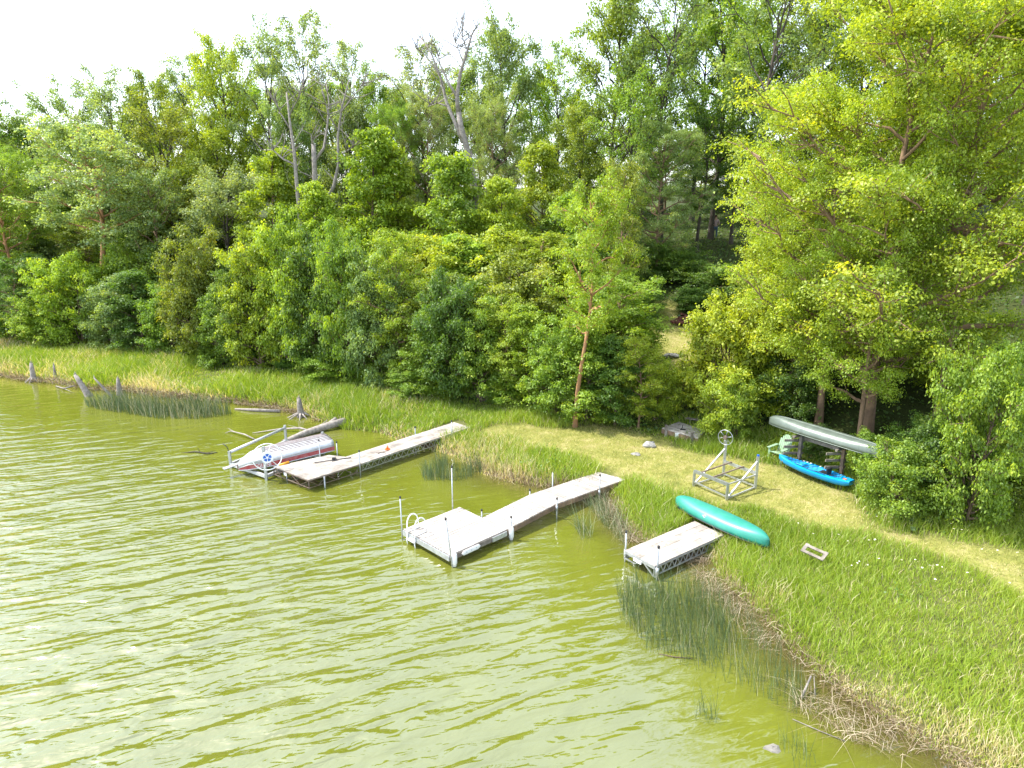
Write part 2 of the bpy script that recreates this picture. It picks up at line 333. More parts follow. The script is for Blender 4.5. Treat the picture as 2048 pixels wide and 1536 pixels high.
# ------------------------------------------------------------------ trees
def tubes_np(paths, k=5):
    V = []; F = []; b = 0
    ang = np.arange(k) * 2 * np.pi / k
    for P, r in paths:
        P = np.asarray(P); d = np.gradient(P, axis=0); d /= np.linalg.norm(d, axis=1, keepdims=True) + 1e-9
        ref = np.where(np.abs(d[:, 2:3]) > .9, np.array([[1., 0, 0]]), np.array([[0, 0, 1.]]))
        x = np.cross(d, ref); x /= np.linalg.norm(x, axis=1, keepdims=True) + 1e-9; y = np.cross(d, x)
        ring = P[:, None] + (x[:, None] * np.cos(ang)[None, :, None] + y[:, None] * np.sin(ang)[None, :, None]) * np.asarray(r)[:, None, None]
        V.append(ring.reshape(-1, 3)); n_ = len(P); i = b + np.arange(n_ * k).reshape(n_, k)
        F.append(np.stack([i[:-1], np.roll(i[:-1], -1, 1), np.roll(i[1:], -1, 1), i[1:]], -1).reshape(-1, 4)); b += n_ * k
    return np.concatenate(V), np.concatenate(F)
def unit(a): return a / (np.linalg.norm(a, axis=-1, keepdims=True) + 1e-9)
def leaves_np(rng, C, n_each, spread, flat, size, axisxy=None, upw=.9):
    k = rng.poisson(n_each, len(C)); c = np.repeat(C, k, 0); tone = np.repeat(rng.normal(0, .16, len(C)), k)
    off = rng.normal(size=c.shape) * np.array([1, 1, flat]) * spread * .5
    off[:, 2] -= .25 * (off[:, 0] ** 2 + off[:, 1] ** 2) / max(spread, .1)      # sprays droop at their rim
    P = c + off
    nrm = unit(np.array([0, 0, upw]) + unit(off) * .45 + rng.normal(size=c.shape) * .5)
    d = unit(np.cross(nrm, rng.normal(size=c.shape))); s = np.cross(nrm, d)
    L = (size * rng.uniform(.4, 1.4, len(P)))[:, None]
    V = np.stack([P - d * L * .5, P + s * L * .36 + nrm * L * .08 + d * L * .05, P + d * L * .55 - nrm * L * .1, P - s * L * .36 + nrm * L * .08 + d * L * .05], 1).reshape(-1, 3)
    F = np.arange(len(V)).reshape(-1, 4); r = np.clip(.42 + tone + rng.normal(0, .17, len(P)), 0, 1)
    return V, F, r
def grow(seed, H, Rr, cb, nl, nsub, per, spread, size, shape='round', up=.7, flat=.55, r0=.2, stems=1, clumps=True, wob=.25, mat='bark', twig=False, tops=1.0):
    rng = np.random.default_rng(seed); paths = []; C = []; CC = []
    for st in range(stems):
        nT = 12; t = np.linspace(0, 1, nT); ph = rng.uniform(0, 6.28, 2); a0 = rng.uniform(0, 6.28); sp_ = (0 if stems == 1 else .22 * H)
        P = np.stack([wob * H * .05 * np.sin(t * 5 + ph[0]) * t + np.cos(a0) * sp_ * t ** .8 * rng.uniform(.4, 1), wob * H * .05 * np.sin(t * 4 + ph[1]) * t + np.sin(a0) * sp_ * t ** .8 * rng.uniform(.4, 1), t * H * .93 * (1 if stems == 1 else rng.uniform(.7, 1))], -1)
        rad = r0 * (1 - t * .88) ** .9 + .012; rad[0] *= 1.35; paths.append((P, rad))
        for i in range(nl):
            tp = (i + rng.uniform(.2, .8)) / nl; tt = cb + (1 - cb) * tp * .98
            p0 = np.array([np.interp(tt, t, P[:, j]) for j in range(3)]); rr = np.interp(tt, t, rad)
            az = i * 2.39996 + rng.uniform(-.5, .5)
            prof = {'round': math.sqrt(max(.08, 1 - ((tp - .38) / .66) ** 2)), 'cone': .22 + .8 * (1 - tp) ** .75 * min(1, .5 + tp * 3), 'vase': .35 + .75 * min(1, tp * 1.7) * (1 - max(0, tp - .75) * 1.6), 'col': .75 * math.sqrt(max(.1, 1 - (2 * tp - 1) ** 2)) + .25}[shape]
            L = Rr * prof * rng.uniform(.72, 1.15); el = up * (.35 + .75 * tp) * rng.uniform(.7, 1.3)
            s_ = np.linspace(0, 1, 6); bend = rng.uniform(-.12, .35); L = min(L, max(.5, (1.1 * H - p0[2]) / max(math.sin(el) + bend, .3)))
            hd = np.array([math.cos(az), math.sin(az), 0]); side = np.array([-hd[1], hd[0], 0]) * rng.uniform(-.25, .25)
            LP = p0 + (hd * math.cos(el))[None] * (L * s_)[:, None] + side[None] * (L * s_ ** 2)[:, None] + np.array([0, 0, 1.]) * (L * (math.sin(el) * s_ + bend * s_ ** 2))[:, None]
            LP[1:] += rng.normal(0, .03 * L, (5, 3)); lr = min(rr * .62, .02 + L * .022) * (1 - s_ * .85) + .006; paths.append((LP, lr))
            for j in range(nsub):
                q = rng.uniform(.3, 1) if j else 1.0; b0 = np.array([np.interp(q, s_, LP[:, c]) for c in range(3)])
                dv = unit(hd * rng.uniform(.2, 1) + np.array([-hd[1], hd[0], 0]) * rng.uniform(-1.1, 1.1) + np.array([0, 0, rng.uniform(-.15, .75) * tops]))
                l2 = (.24 * L + .25) * rng.uniform(.6, 1.3); e = b0 + dv * l2; mid = b0 + dv * l2 * .55 + rng.normal(0, .04, 3) * l2
                paths.append((np.stack([b0, mid, e]), np.array([.3, .2, .08]) * (.03 + .012 * L) + .004))
                C += [e]; CC += [mid]
                if twig:
                    for _ in range(3):
                        d3 = unit(dv + rng.normal(0, .6, 3)); q0 = mid + (e - mid) * rng.uniform(0, 1); paths.append((np.stack([q0, q0 + d3 * l2 * .3 + rng.normal(0, .03, 3), q0 + d3 * l2 * .6]), np.array([.012, .009, .004])))
    V, F = tubes_np(paths, 6 if r0 > .05 else 4)
    tm = npmesh('trunk', V, F, M[mat], rng.random(len(F)), smooth=True)
    if not clumps: return tm, None
    A = np.array(C); B = np.array(CC)
    v1, f1, q1 = leaves_np(rng, A, per, spread, flat, size); v2, f2, q2 = leaves_np(rng, B, per * .55, spread * .8, flat, size)
    return tm, npmesh('crown', np.concatenate([v1, v2]), np.concatenate([f1, f2 + len(v1)]), M['leaf'], np.concatenate([q1, q2]))
KIND = {}
def kinds():
    K = KIND                                  # unit-ish trees, scaled when they are planted: (trunk, crown, height, radius)
    K['oak'] = [(*grow(s, 15, 4.6, .26, 24, 9, 78, .72, .19, 'round', .85, .6, .26, mat='bark_dark', wob=.8), 15, 4.6) for s in (1, 2, 3, 4)]
    K['openoak'] = [(*grow(s, 16, 4.4, .32, 22, 8, 62, .60, .17, 'vase', 1.05, .7, .24, mat='bark_dark', wob=.9, twig=True), 16, 4.4) for s in (11, 12, 13)]
    K['maple'] = [(*grow(s, 15, 5.6, .19, 38, 13, 125, .66, .105, 'round', .46, .34, .21, mat='bark_orange', wob=.5), 15, 5.6) for s in (21, 22)]
    K['young'] = [(*grow(s, 9, 2.5, .04, 36, 8, 58, .5, .15, 'cone', .6, .36, .10, mat='bark', wob=.5), 9, 2.5) for s in (31, 32, 33)]
    K['bush'] = [(*grow(s, 4.2, 2.1, .03, 11, 7, 56, .45, .13, 'round', .7, .42, .05, stems=4, mat='bark'), 4.2, 2.3) for s in (41, 42, 43, 44)]
    K['ash'] = [(*grow(s, 12, 3.0, .16, 30, 8, 62, .55, .15, 'col', .7, .45, .15, mat='bark_orange', wob=.7), 12, 3.0) for s in (51, 52)]
    K['thicket'] = [(*grow(s, 6.5, 2.3, .03, 17, 8, 62, .48, .14, 'round', .6, .38, .07, stems=3, mat='bark', wob=1.5), 6.5, 2.3) for s in (71, 72, 73)]
    K['bare'] = [(*grow(s, 12, 3.0, .44, 24, 9, 72, .5, .13, 'round', .6, .42, .19, mat='bark_red', wob=1.6), 12, 3.0) for s in (81, 82)]
    K['dead'] = [(*grow(s, 15, 3.6, .40, 17, 7, 1, 1, 1, 'vase', 1.1, .7, .36, mat='deadwood', wob=1.0, clumps=False, twig=True), 15, 3.6) for s in (61, 62)]
kinds()
for _k, _l in KIND.items():                    # real height and radius of each built tree
    for _i, (tm, cm, H0, R0) in enumerate(_l):
        me_ = cm or tm; co = np.empty(len(me_.vertices) * 3, np.float32); me_.vertices.foreach_get('co', co); co = co.reshape(-1, 3)
        _l[_i] = (tm, cm, float(np.percentile(co[:, 2], 98 if cm else 99.7)), float(np.percentile(np.hypot(co[:, 0], co[:, 1]), 96)))
COLR = {'yellow': (0.36, 0.43, 0.03), 'lime': (0.30, 0.40, 0.026), 'mid': (0.235, 0.36, 0.032), 'deep': (0.125, 0.22, 0.026), 'silver': (0.3, 0.375, 0.13), 'grey': (0.26, 0.345, 0.095), 'olive': (0.24, 0.3, 0.034)}  # leaf colours: deep includes wood shade, silver and grey include some distance haze
ntree = 0
HUE = {'yellow': 'yellow-green', 'lime': 'light green', 'mid': 'mid-green', 'deep': 'dark green', 'silver': 'pale', 'grey': 'grey-green', 'olive': 'olive'}
def where(x, y):                            # the landmark a plant stands above, for its label
    px = 1024 + FPX * x / (y * cP + .1 * y * sP)
    for lim, t in ((120, 'above the two thin stumps'), (260, 'above the leaning stump'), (330, 'above the left half of the rush bed'), (420, 'above the right half of the rush bed'), (520, 'above the driftwood'), (640, 'above the rooted stump'), (740, 'above the fallen log'),
                   (850, 'above the farthest dock'), (960, 'above the shore end of the farthest dock'), (1080, 'above the bank between the docks'), (1200, 'around the small leaning tree'), (1300, 'left of the track opening'),
                   (1420, 'at the track opening'), (1560, 'above the old dock section'), (1700, 'behind the canoe rack'), (1850, 'behind the maple trunks')):
        if px < lim: return t
    return 'near the right picture edge'
def plant(kind, x, y, h, rad, col, name, label, cat='tree', group=None, lean=(0, 0), v=None):
    global ntree
    ntree += 1; rr = random.Random(ntree * 13 + 5)
    tm, cm, H0, R0 = KIND[kind][(v if v is not None else rr.randrange(9)) % len(KIND[kind])]
    z = tz(x, y) - .15
    o = empty(name, (x, y, z), label, cat, group, rz=rr.uniform(0, 6.28)); o.rotation_euler[0] = lean[1]; o.rotation_euler[1] = lean[0]; o.rotation_mode = 'XYZ'
    o.scale = (rad / R0, rad / R0, h / H0)
    t = link('stem' if kind == 'bush' else 'trunk', tm, o)
    if cm is not None:
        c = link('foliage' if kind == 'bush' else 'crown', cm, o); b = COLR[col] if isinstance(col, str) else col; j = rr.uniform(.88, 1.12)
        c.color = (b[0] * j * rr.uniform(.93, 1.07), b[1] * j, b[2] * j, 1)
    return o
def plant_px(kind, px, top, Y, halfw, col, name, label, **k):
    """px: picture column of the tree, top: row of its top, Y: how far away it stands, halfw: half its crown's width in the picture"""
    g = atY(px, 450, Y); x = g.x; zt = atY(px, top, Y).z; z = tz(x, Y); x = atY(px, (top + 500) / 2, Y).x
    return plant(kind, x, Y, max(zt - z, 1.5) * 1.02, halfw * Y * 1.03 / FPX, col, name, label, **k)
# ------------------------------------------------------------------ the wood: skyline trees
G1 = 'tall trees on top of the wooded slope'
SKY = [
 ('oak', -30, 160, 66, 90, 'mid', 'hardwood_tree', 'dense green tree cut by the left picture edge, on top of the slope'),
 ('openoak', 65, 215, 68, 60, 'grey', 'hardwood_tree', 'grey-green thin tree second from the left edge on the skyline'),
 ('openoak', 150, 175, 64, 70, 'grey', 'hardwood_tree', 'thin-crowned tree with bare twig tips above the leaning yellow-green tree at left'),
 ('openoak', 235, 150, 63, 66, 'silver', 'hardwood_tree', 'tall thin tree with bare upper twigs left of the dark straight trunk on the skyline'),
 ('oak', 318, 160, 64, 70, 'olive', 'hardwood_tree', 'dark-limbed spreading tree on the skyline, between two thinner crowns at left'),
 ('openoak', 395, 125, 62, 62, 'silver', 'hardwood_tree', 'narrow pale tree just left of the tallest pair on the left skyline'),
 ('oak', 450, 96, 60, 76, 'lime', 'hardwood_tree', 'tall yellow-green tree leaning right, left neighbour of the tallest skyline tree'),
 ('openoak', 548, 70, 59, 66, 'silver', 'oak_tree', 'tall grey-green oak with clumpy tufts, left of the tallest pointed crown'),
 ('openoak', 622, 40, 58, 66, 'grey', 'oak_tree', 'tallest pointed oak of the left half, its tufts standing against the sky'),
 ('openoak', 700, 92, 58, 62, 'silver', 'oak_tree', 'oak with a tuft hanging out to the right beside the sky gap'),
 ('oak', 760, 160, 57, 56, 'mid', 'hardwood_tree', 'lower tree filling the dip in the skyline left of the bare dead tree'),
 ('openoak', 850, 95, 56, 72, 'silver', 'oak_tree', 'silvery oak directly left of the forked dead tree on the skyline'),
 ('oak', 1010, 52, 56, 76, 'grey', 'oak_tree', 'broad dark-limbed oak directly right of the forked dead tree'),
 ('openoak', 1108, 92, 55, 60, 'lime', 'hardwood_tree', 'slim light-green tree beside the notch of sky, right of the broad oak'),
 ('oak', 1225, -5, 52, 92, 'olive', 'oak_tree', 'tall tree at the right rim of the open sky, clumps stepping down to the notch'),
 ('openoak', 1335, -70, 50, 92, 'grey', 'oak_tree', 'big dark-trunked oak rising out of the frame above the small leaning tree'),
 ('oak', 1440, -60, 54, 84, 'mid', 'oak_tree', 'shaded oak behind the bare slim trunk near the person'),
 ('openoak', 1545, -120, 46, 110, 'grey', 'oak_tree', 'oak with heavy dark forking limbs against white sky at the top of the picture'),
 ('openoak', 1650, -60, 50, 90, 'olive', 'oak_tree', 'open oak behind the left shoulder of the big yellow-green maple'),
 ('oak', 1770, -90, 46, 96, 'lime', 'hardwood_tree', 'tall tree showing above the crown of the big yellow-green maple'),
 ('oak', 1900, -130, 43, 100, 'lime', 'hardwood_tree', 'tall leafy tree at the top right behind the maple'),
 ('oak', 2035, -140, 41, 100, 'olive', 'hardwood_tree', 'tall tree cut by the right picture edge at the top'),
]
for k, px, top, Y, hw, c, nm, lb in SKY: plant_px(k, px, top, Y, hw, c, nm, lb, group=G1)
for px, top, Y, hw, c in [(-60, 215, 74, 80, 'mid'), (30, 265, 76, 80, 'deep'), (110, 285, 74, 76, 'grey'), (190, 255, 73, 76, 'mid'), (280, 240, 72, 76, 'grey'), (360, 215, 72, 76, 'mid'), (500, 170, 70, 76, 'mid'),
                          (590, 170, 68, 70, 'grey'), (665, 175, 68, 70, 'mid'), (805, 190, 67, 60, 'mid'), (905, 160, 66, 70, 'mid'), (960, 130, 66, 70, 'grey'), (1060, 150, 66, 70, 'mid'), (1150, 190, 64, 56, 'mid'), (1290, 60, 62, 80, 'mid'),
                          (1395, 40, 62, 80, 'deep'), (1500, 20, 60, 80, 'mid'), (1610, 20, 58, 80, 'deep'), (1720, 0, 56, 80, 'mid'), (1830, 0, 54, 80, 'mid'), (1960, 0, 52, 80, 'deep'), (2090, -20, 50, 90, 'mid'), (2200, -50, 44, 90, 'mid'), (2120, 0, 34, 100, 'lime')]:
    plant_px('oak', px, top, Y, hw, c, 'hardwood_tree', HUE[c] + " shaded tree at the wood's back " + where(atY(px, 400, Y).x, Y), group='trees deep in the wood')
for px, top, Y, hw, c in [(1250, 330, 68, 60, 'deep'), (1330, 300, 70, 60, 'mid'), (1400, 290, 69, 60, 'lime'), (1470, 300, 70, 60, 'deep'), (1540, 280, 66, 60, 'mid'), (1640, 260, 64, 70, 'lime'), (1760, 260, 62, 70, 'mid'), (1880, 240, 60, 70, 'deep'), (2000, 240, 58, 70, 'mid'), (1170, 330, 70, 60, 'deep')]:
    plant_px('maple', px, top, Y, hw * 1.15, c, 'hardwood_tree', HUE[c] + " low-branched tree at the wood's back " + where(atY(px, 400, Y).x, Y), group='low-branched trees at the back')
# second rank on the slope: crowns seen below the skyline
G2 = 'middle-sized trees part way up the slope'
MID = [
 ('maple', 20, 300, 58, 90, 'mid', 'hardwood_tree', 'rounded tree at the left picture edge, below the skyline'),
 ('bare', 8, 330, 54.5, 70, 'mid', 'hardwood_tree', 'tree with a leaning orange trunk at the left picture edge'),
 ('bare', 172, 255, 53, 118, 'silver', 'hardwood_tree', 'big pale yellow-green tree leaning left over an orange lower trunk'),
 ('oak', 262, 330, 57, 80, 'grey', 'hardwood_tree', 'grey-leaved tree right of the leaning pale tree'),
 ('ash', 300, 350, 53, 70, 'grey', 'poplar_tree', 'silvery-leaved tree above the bank of rushes'),
 ('openoak', 345, 215, 57, 88, 'olive', 'hardwood_tree', 'tree with a long straight dark trunk and upward limbs, left of centre in the wood'),
 ('oak', 430, 250, 56, 80, 'lime', 'hardwood_tree', 'light green tree in front of the narrow skyline pale one'),
 ('oak', 455, 345, 52, 84, 'silver', 'hardwood_tree', 'pale feathery crown halfway up, left of the grey snags'),
 ('young', 545, 310, 50, 74, 'lime', 'young_tree', 'bright pointed young tree just left of the pale snags'),
 ('young', 630, 375, 48, 58, 'lime', 'young_tree', 'bright young tree in front of the snags'),
 ('oak', 590, 210, 56, 60, 'grey', 'hardwood_tree', 'thin dull tree among the dead snags'),
 ('oak', 695, 200, 55, 58, 'grey', 'hardwood_tree', 'dull green tree right behind the crooked dead tree'),
 ('young', 742, 272, 49, 76, 'lime', 'young_tree', 'tall pointed young tree with a rounded tip, right of the snags'),
 ('young', 790, 300, 50, 60, 'lime', 'young_tree', 'pointed young tree behind the tall rounded-tip one'),
 ('maple', 800, 210, 54, 66, 'mid', 'hardwood_tree', 'leafy tree below the dip of the skyline'),
 ('young', 912, 322, 46, 80, 'mid', 'young_tree', 'pointed deep-green young tree at the foot of the forked dead tree'),
 ('maple', 858, 190, 54, 68, 'silver', 'hardwood_tree', 'silvery rounded crown left of the forked dead trunk'),
 ('maple', 985, 200, 52, 64, 'grey', 'hardwood_tree', 'shaded crown hugging the right side of the forked dead trunk'),
 ('young', 1000, 365, 45, 60, 'lime', 'young_tree', 'bright young tree right of the pointed deep-green one'),
 ('young', 1082, 296, 47, 64, 'yellow', 'young_tree', 'bright yellow-green young tree below the slim skyline tree'),
 ('oak', 1165, 225, 50, 66, 'olive', 'hardwood_tree', 'olive green tree above the small orange-trunked tree'),
 ('openoak', 1255, 150, 46, 74, 'mid', 'hardwood_tree', 'slim multi-limbed tree left of the dark shaded trunk'),
 ('maple', 1322, 250, 46, 88, 'grey', 'oak_tree', 'dark bluish-green oak over the head of the hillside track'),
 ('ash', 1250, 330, 41, 50, 'olive', 'hardwood_tree', 'thin-leaved tree with hanging dead twigs, right of the orange trunk'),
]
for k, px, top, Y, hw, c, nm, lb in MID: plant_px(k, px, top, Y, hw, c, nm, lb, group=G2)
for px, top, Y, hw in [(1404, 200, 50, 60), (1475, 160, 52, 60)]:
    plant_px('openoak', px, top, Y, hw, 'deep', 'hardwood_tree', 'slim straight-trunked shaded tree just ' + ('left' if px < 1430 else 'right') + ' of the person', group='slim trunks by the person')
# dead trees
def bare_tree(name, Y, label, limbs, seed, ntw=9):
    """a leafless tree: its first limb is the trunk; limbs are (points, first radius, last radius)"""
    rr = random.Random(seed); p0 = atY(*limbs[0][0][0], Y); z0 = tz(p0.x, Y); o = empty(name, (p0.x, Y, z0), label, 'dead tree')
    for i, (pp, ra_, rb_) in enumerate(limbs):
        dep = 0 if i == 0 else rr.uniform(-1.4, 1.4); P = []
        for j, q in enumerate(pp):
            f = j / (len(pp) - 1); P.append(atY(q[0], q[1], Y + dep * f + rr.uniform(-.1, .1) * f))
        if i == 0: P = [Vector((P[0].x, Y, z0 - .2))] + P if P[0].z > z0 + .3 else P
        rad = [ra_ + (rb_ - ra_) * k / (len(P) - 1) for k in range(len(P))]
        b = MB(M['deadwood']); b.tube(P, rad, 7)
        for k in range(0 if ntw == 0 else ntw if i else ntw // 2):
            t = rr.uniform(.35, 1) * (len(P) - 1); k0 = min(int(t), len(P) - 2); q0 = P[k0] + (P[k0 + 1] - P[k0]) * (t - k0)
            d = Vector((rr.uniform(-1, 1), rr.uniform(-.8, .8), rr.uniform(.1, 1))).normalized(); L = rr.uniform(.7, 1.9); q1 = q0 + d * L * .5 + Vector((rr.uniform(-.1, .1), 0, rr.uniform(0, .15))); q2 = q1 + (d + Vector((rr.uniform(-.4, .4), 0, rr.uniform(0, .5)))).normalized() * L * .5
            b.tube([q0, q1, q2], [.035, .024, .008], 4)
            for _ in range(3):
                s0 = q0 + (q2 - q0) * rr.uniform(.3, 1); d2 = (d + Vector((rr.uniform(-1, 1), rr.uniform(-.8, .8), rr.uniform(-.2, .9)))).normalized(); b.tube([s0, s0 + d2 * rr.uniform(.3, .7)], [.014, .005], 3)
        b.build('trunk' if i == 0 else 'limb', o)
bare_tree('dead_tree', 47.5, 'tall bare forked dead tree, grey trunk standing clear against the leaves and sky', [
 ([(950, 390), (944, 345), (932, 290), (922, 255), (917, 225)], .27, .17), ([(926, 285), (908, 240), (893, 205), (881, 155), (863, 108), (842, 72)], .15, .03),
 ([(917, 228), (914, 195), (921, 145), (934, 104), (944, 68), (960, 44)], .16, .03), ([(913, 192), (897, 166), (880, 128), (872, 92)], .10, .02), ([(893, 212), (876, 206), (856, 213)], .06, .02), ([(936, 104), (925, 75), (915, 55)], .05, .012), ([(881, 150), (852, 112), (820, 88)], .06, .012), ([(928, 128), (915, 95), (905, 70)], .05, .012)], 1)
bare_tree('dead_tree', 48.5, 'bare reddish dead trunk with a fan of twigs, leftmost of the snags', [
 ([(602, 460), (594, 370), (588, 300), (580, 245), (573, 185)], .19, .05), ([(591, 330), (566, 318), (546, 300), (522, 300)], .08, .02), ([(583, 262), (560, 225), (548, 190)], .06, .015), ([(578, 230), (598, 195), (606, 165)], .05, .012)], 2, 12)
bare_tree('dead_tree', 48.3, 'crooked bare dead tree with a curved lower limb, rightmost of the snags', [
 ([(650, 405), (668, 372), (677, 330), (676, 270), (684, 215), (698, 160)], .17, .04), ([(677, 312), (696, 300), (716, 290)], .05, .015), ([(675, 260), (655, 225), (648, 190)], .06, .015), ([(682, 225), (705, 195), (728, 165)], .05, .012)], 3, 12)
bare_tree('dead_snag', 48.8, 'thick pale snag with a splintered broken top, in the middle of the snags', [
 ([(637, 515), (633, 420), (629, 330), (627, 288)], .24, .15), ([(630, 322), (648, 296), (655, 250), (658, 205), (652, 165)], .11, .03), ([(627, 292), (624, 280), (622, 268)], .10, .02)], 4, 6)
# third rank: understorey up the face of the slope, each its own plant
G3 = 'understorey on the face of the slope'
rg = random.Random(11); und = 0; CHR = land_pt(1562, 917)
for row, (off, h0) in enumerate(((3.4, 5.2), (7.2, 6.0), (11.5, 6.4))):
    for (x0, y0), (x1, y1) in zip(TL[2:-4], TL[3:-3]):
        L = math.hypot(x1 - x0, y1 - y0); nn = max(1, round(L / 3.1)); tx, ty = (x1 - x0) / L, (y1 - y0) / L
        for q in range(nn):
            f = (q + rg.uniform(.1, .9)) / nn; x = x0 + (x1 - x0) * f - ty * (off + rg.uniform(-1.2, 1.2)); y = y0 + (y1 - y0) * f + tx * (off + rg.uniform(-1.2, 1.2))
            xa = np.array([x]); ya = np.array([y])
            if dist_poly(path_line, xa, ya)[0] < 3.0: continue
            sx_ = x / y
            if sx_ > .30 and row > 0 : continue
            if (.16 < sx_ <= .34 and row == 0 and y > 28) or .48 < sx_ < .7 or math.hypot(x - CHR.x, y - CHR.y) < 3.0: continue      # the opening where the track climbs
            if .2 < sx_: h = rg.uniform(2.0, 3.2)
            else: h = h0 * rg.uniform(.75, 1.2)
            kind = rg.choice(['bush', 'thicket', 'thicket', 'young', 'ash'] if sx_ < .2 else ['bush'])
            far_ = sx_ < -.4
            rw_ = (1.9 + .14 * h) * rg.uniform(.85, 1.15); hc = rg.choice(['mid', 'deep', 'grey', 'olive', 'silver'] if far_ else ['mid', 'lime', 'lime', 'olive', 'mid', 'yellow'])
            plant(kind, x, y, h, rw_, hc, 'thicket_tree' if kind in ('young', 'ash') else 'shrub',
                  HUE[hc] + (' young tree' if kind in ('young', 'ash') else ' shrub') + ' in the ' + ('lower', 'middle', 'upper')[row] + ' thicket ' + where(x, y), 'tree' if kind in ('young', 'ash') else 'shrub', G3); und += 1
# front hedge of bushes along the grass; (column, row of the foot, row of the top, half width)
HEDGE = [
 (10, 690, 560, 60, 'deep', 'low dark bush at the left picture edge behind the grass bank'), (75, 694, 570, 50, 'mid', 'round bush behind the two thin stumps at the far left'),
 (135, 696, 545, 56, 'lime', 'light bush above the thin stumps, left of the leaning orange trunk'), (205, 702, 590, 50, 'grey', 'dull low bush at the foot of the leaning orange trunk'),
 (262, 706, 560, 52, 'deep', 'dark bush above the leaning stump'), (318, 712, 570, 48, 'mid', 'green bush above the middle of the rush bed'),
 (375, 722, 540, 54, 'olive', 'tall olive bush above the right half of the rush bed'), (425, 730, 585, 46, 'mid', 'rounded bush right of the tall olive one'),
 (470, 738, 560, 46, 'deep', 'dark hollow bush beside the tall pale-tipped bush'), (505, 745, 510, 60, 'lime', 'tall bright-edged bush overhanging the bank, left of centre'),
 (568, 752, 500, 62, 'lime', 'large bright bush above the rooted stump'), (625, 760, 520, 60, 'deep', 'large dark bush right above the rooted stump'),
 (688, 768, 540, 56, 'mid', 'deep green bush standing above the fallen log'), (745, 776, 560, 52, 'grey', 'shaded bush between the log and the first dock'),
 (792, 782, 540, 56, 'lime', 'bright-edged tall bush above the middle of the first dock'), (860, 798, 640, 52, 'mid', 'round sunlit bush above the shore end of the first dock'),
 (905, 800, 590, 60, 'deep', 'dark green bush behind the round sunlit one'), (958, 806, 650, 50, 'mid', 'medium bush above the tip of the first dock'),
 (1010, 812, 620, 54, 'lime', 'yellow-tipped bush beside the small leaning tree'), (1060, 820, 660, 50, 'lime', 'low light bush left of the small leaning tree'),
 (1118, 836, 640, 56, 'mid', 'leafy bush at the foot of the small leaning tree'), (1180, 848, 650, 58, 'mid', 'dense bush right of the small leaning tree'),
 (1240, 852, 690, 52, 'deep', 'dark dense bush left of the old wooden dock section'), (1290, 858, 700, 48, 'lime', 'light bush behind the old wooden dock section'),
]
for px, py, top, hw, c, lb in HEDGE:
    g = at(px, py, .6); gy = g.y + hw * g.y / FPX * .55
    top -= 0 if 1100 < px < 1200 else [0, 45, 15, 70, 25][px // 7 % 5]; kd = ('young', 'thicket', 'ash', 'thicket')[px // 5 % 4] if atY(px, top, gy).z - tz(g.x, gy) > 4.0 else 'bush'
    plant_px(kd, px, top, gy, hw * 1.15, c, 'bush', lb, cat='bush', group='bushes along the foot of the wood')
# small tree with an orange leaning trunk in front of the hedge
g = at(1180, 838, .8)
o = plant_px('bare', 1160, 375, g.y, 88, 'lime', 'leaning_tree', 'small tree with a bare orange trunk leaning out of the hedge near the centre', v=0, lean=(-.07, 0))
# right-hand trees
def big(kind, px, py, top, hw, c, nm, lb, **k):
    g = land_pt(px, py); return plant_px(kind, px, top, g.y, hw, c, nm, lb, **k)
big('maple', 1822, 850, -10, 300, 'yellow', 'maple_tree', 'biggest yellow-green maple at the right with a thick orange-brown trunk', v=0)
big('maple', 1700, 835, 170, 205, 'yellow', 'maple_tree', 'maple behind the aluminium canoe, dark trunk, bright left-hand boughs', v=1)
big('maple', 1782, 886, 330, 150, 'lime', 'maple_tree', 'slimmer front maple whose trunk stands at the end of the aluminium canoe', v=1)
big('maple', 1625, 800, 330, 125, 'yellow', 'maple_tree', 'bright yellow-green maple reaching out left towards the hillside track', v=0)
big('ash', 1540, 775, 470, 85, 'yellow', 'maple_tree', 'low bright maple sapling directly above the left end of the aluminium canoe')
big('maple', 1975, 850, -60, 230, 'lime', 'maple_tree', 'shaded maple filling the right picture edge')
big('thicket', 2010, 1052, 720, 85, 'mid', 'basswood_tree', 'nearest tree at the right edge with a grey-red trunk and large round leaves')
big('bush', 1480, 812, 610, 92, 'yellow', 'bush', 'tall bright yellow-green bush between the track and the canoe rack', cat='bush')
big('bush', 1425, 805, 715, 45, 'yellow', 'bush', 'small bright bush at the foot of the track', cat='bush')
big('bush', 1472, 868, 745, 62, 'yellow', 'bush', 'bright bush overhanging the old wooden dock section', cat='bush')
big('bush', 1493, 882, 770, 38, 'mid', 'bush', 'green bush left of the canoe rack, above the green chair', cat='bush')
big('bush', 1610, 835, 720, 62, 'deep', 'bush', 'dark bush directly behind the aluminium canoe', cat='bush')
big('bush', 1650, 905, 850, 34, 'deep', 'bush', 'low dark bush between the two rack posts', cat='bush')
big('bush', 1765, 925, 872, 45, 'mid', 'bush', 'bush covering the right end of the aluminium canoe', cat='bush')
big('bush', 1795, 965, 900, 45, 'mid', 'bush', 'leafy bush right of the tail of the blue kayak', cat='bush')
big('bush', 1845, 1030, 890, 75, 'mid', 'bush', 'large compound-leaved bush beside the mown lawn at right', cat='bush')
big('bush', 1925, 1010, 850, 80, 'deep', 'bush', 'dark bush between the large lawn-side bush and the nearest tree', cat='bush')
big('bush', 1890, 935, 850, 70, 'deep', 'bush', 'shaded bush right of the pair of thick maple trunks', cat='bush')
big('bush', 2040, 960, 700, 80, 'mid', 'bush', 'tall bush at the right picture edge behind the nearest tree', cat='bush')
big('bush', 1760, 760, 600, 90, 'lime', 'bush', 'sunlit bush glimpsed behind the maple trunks', cat='bush')
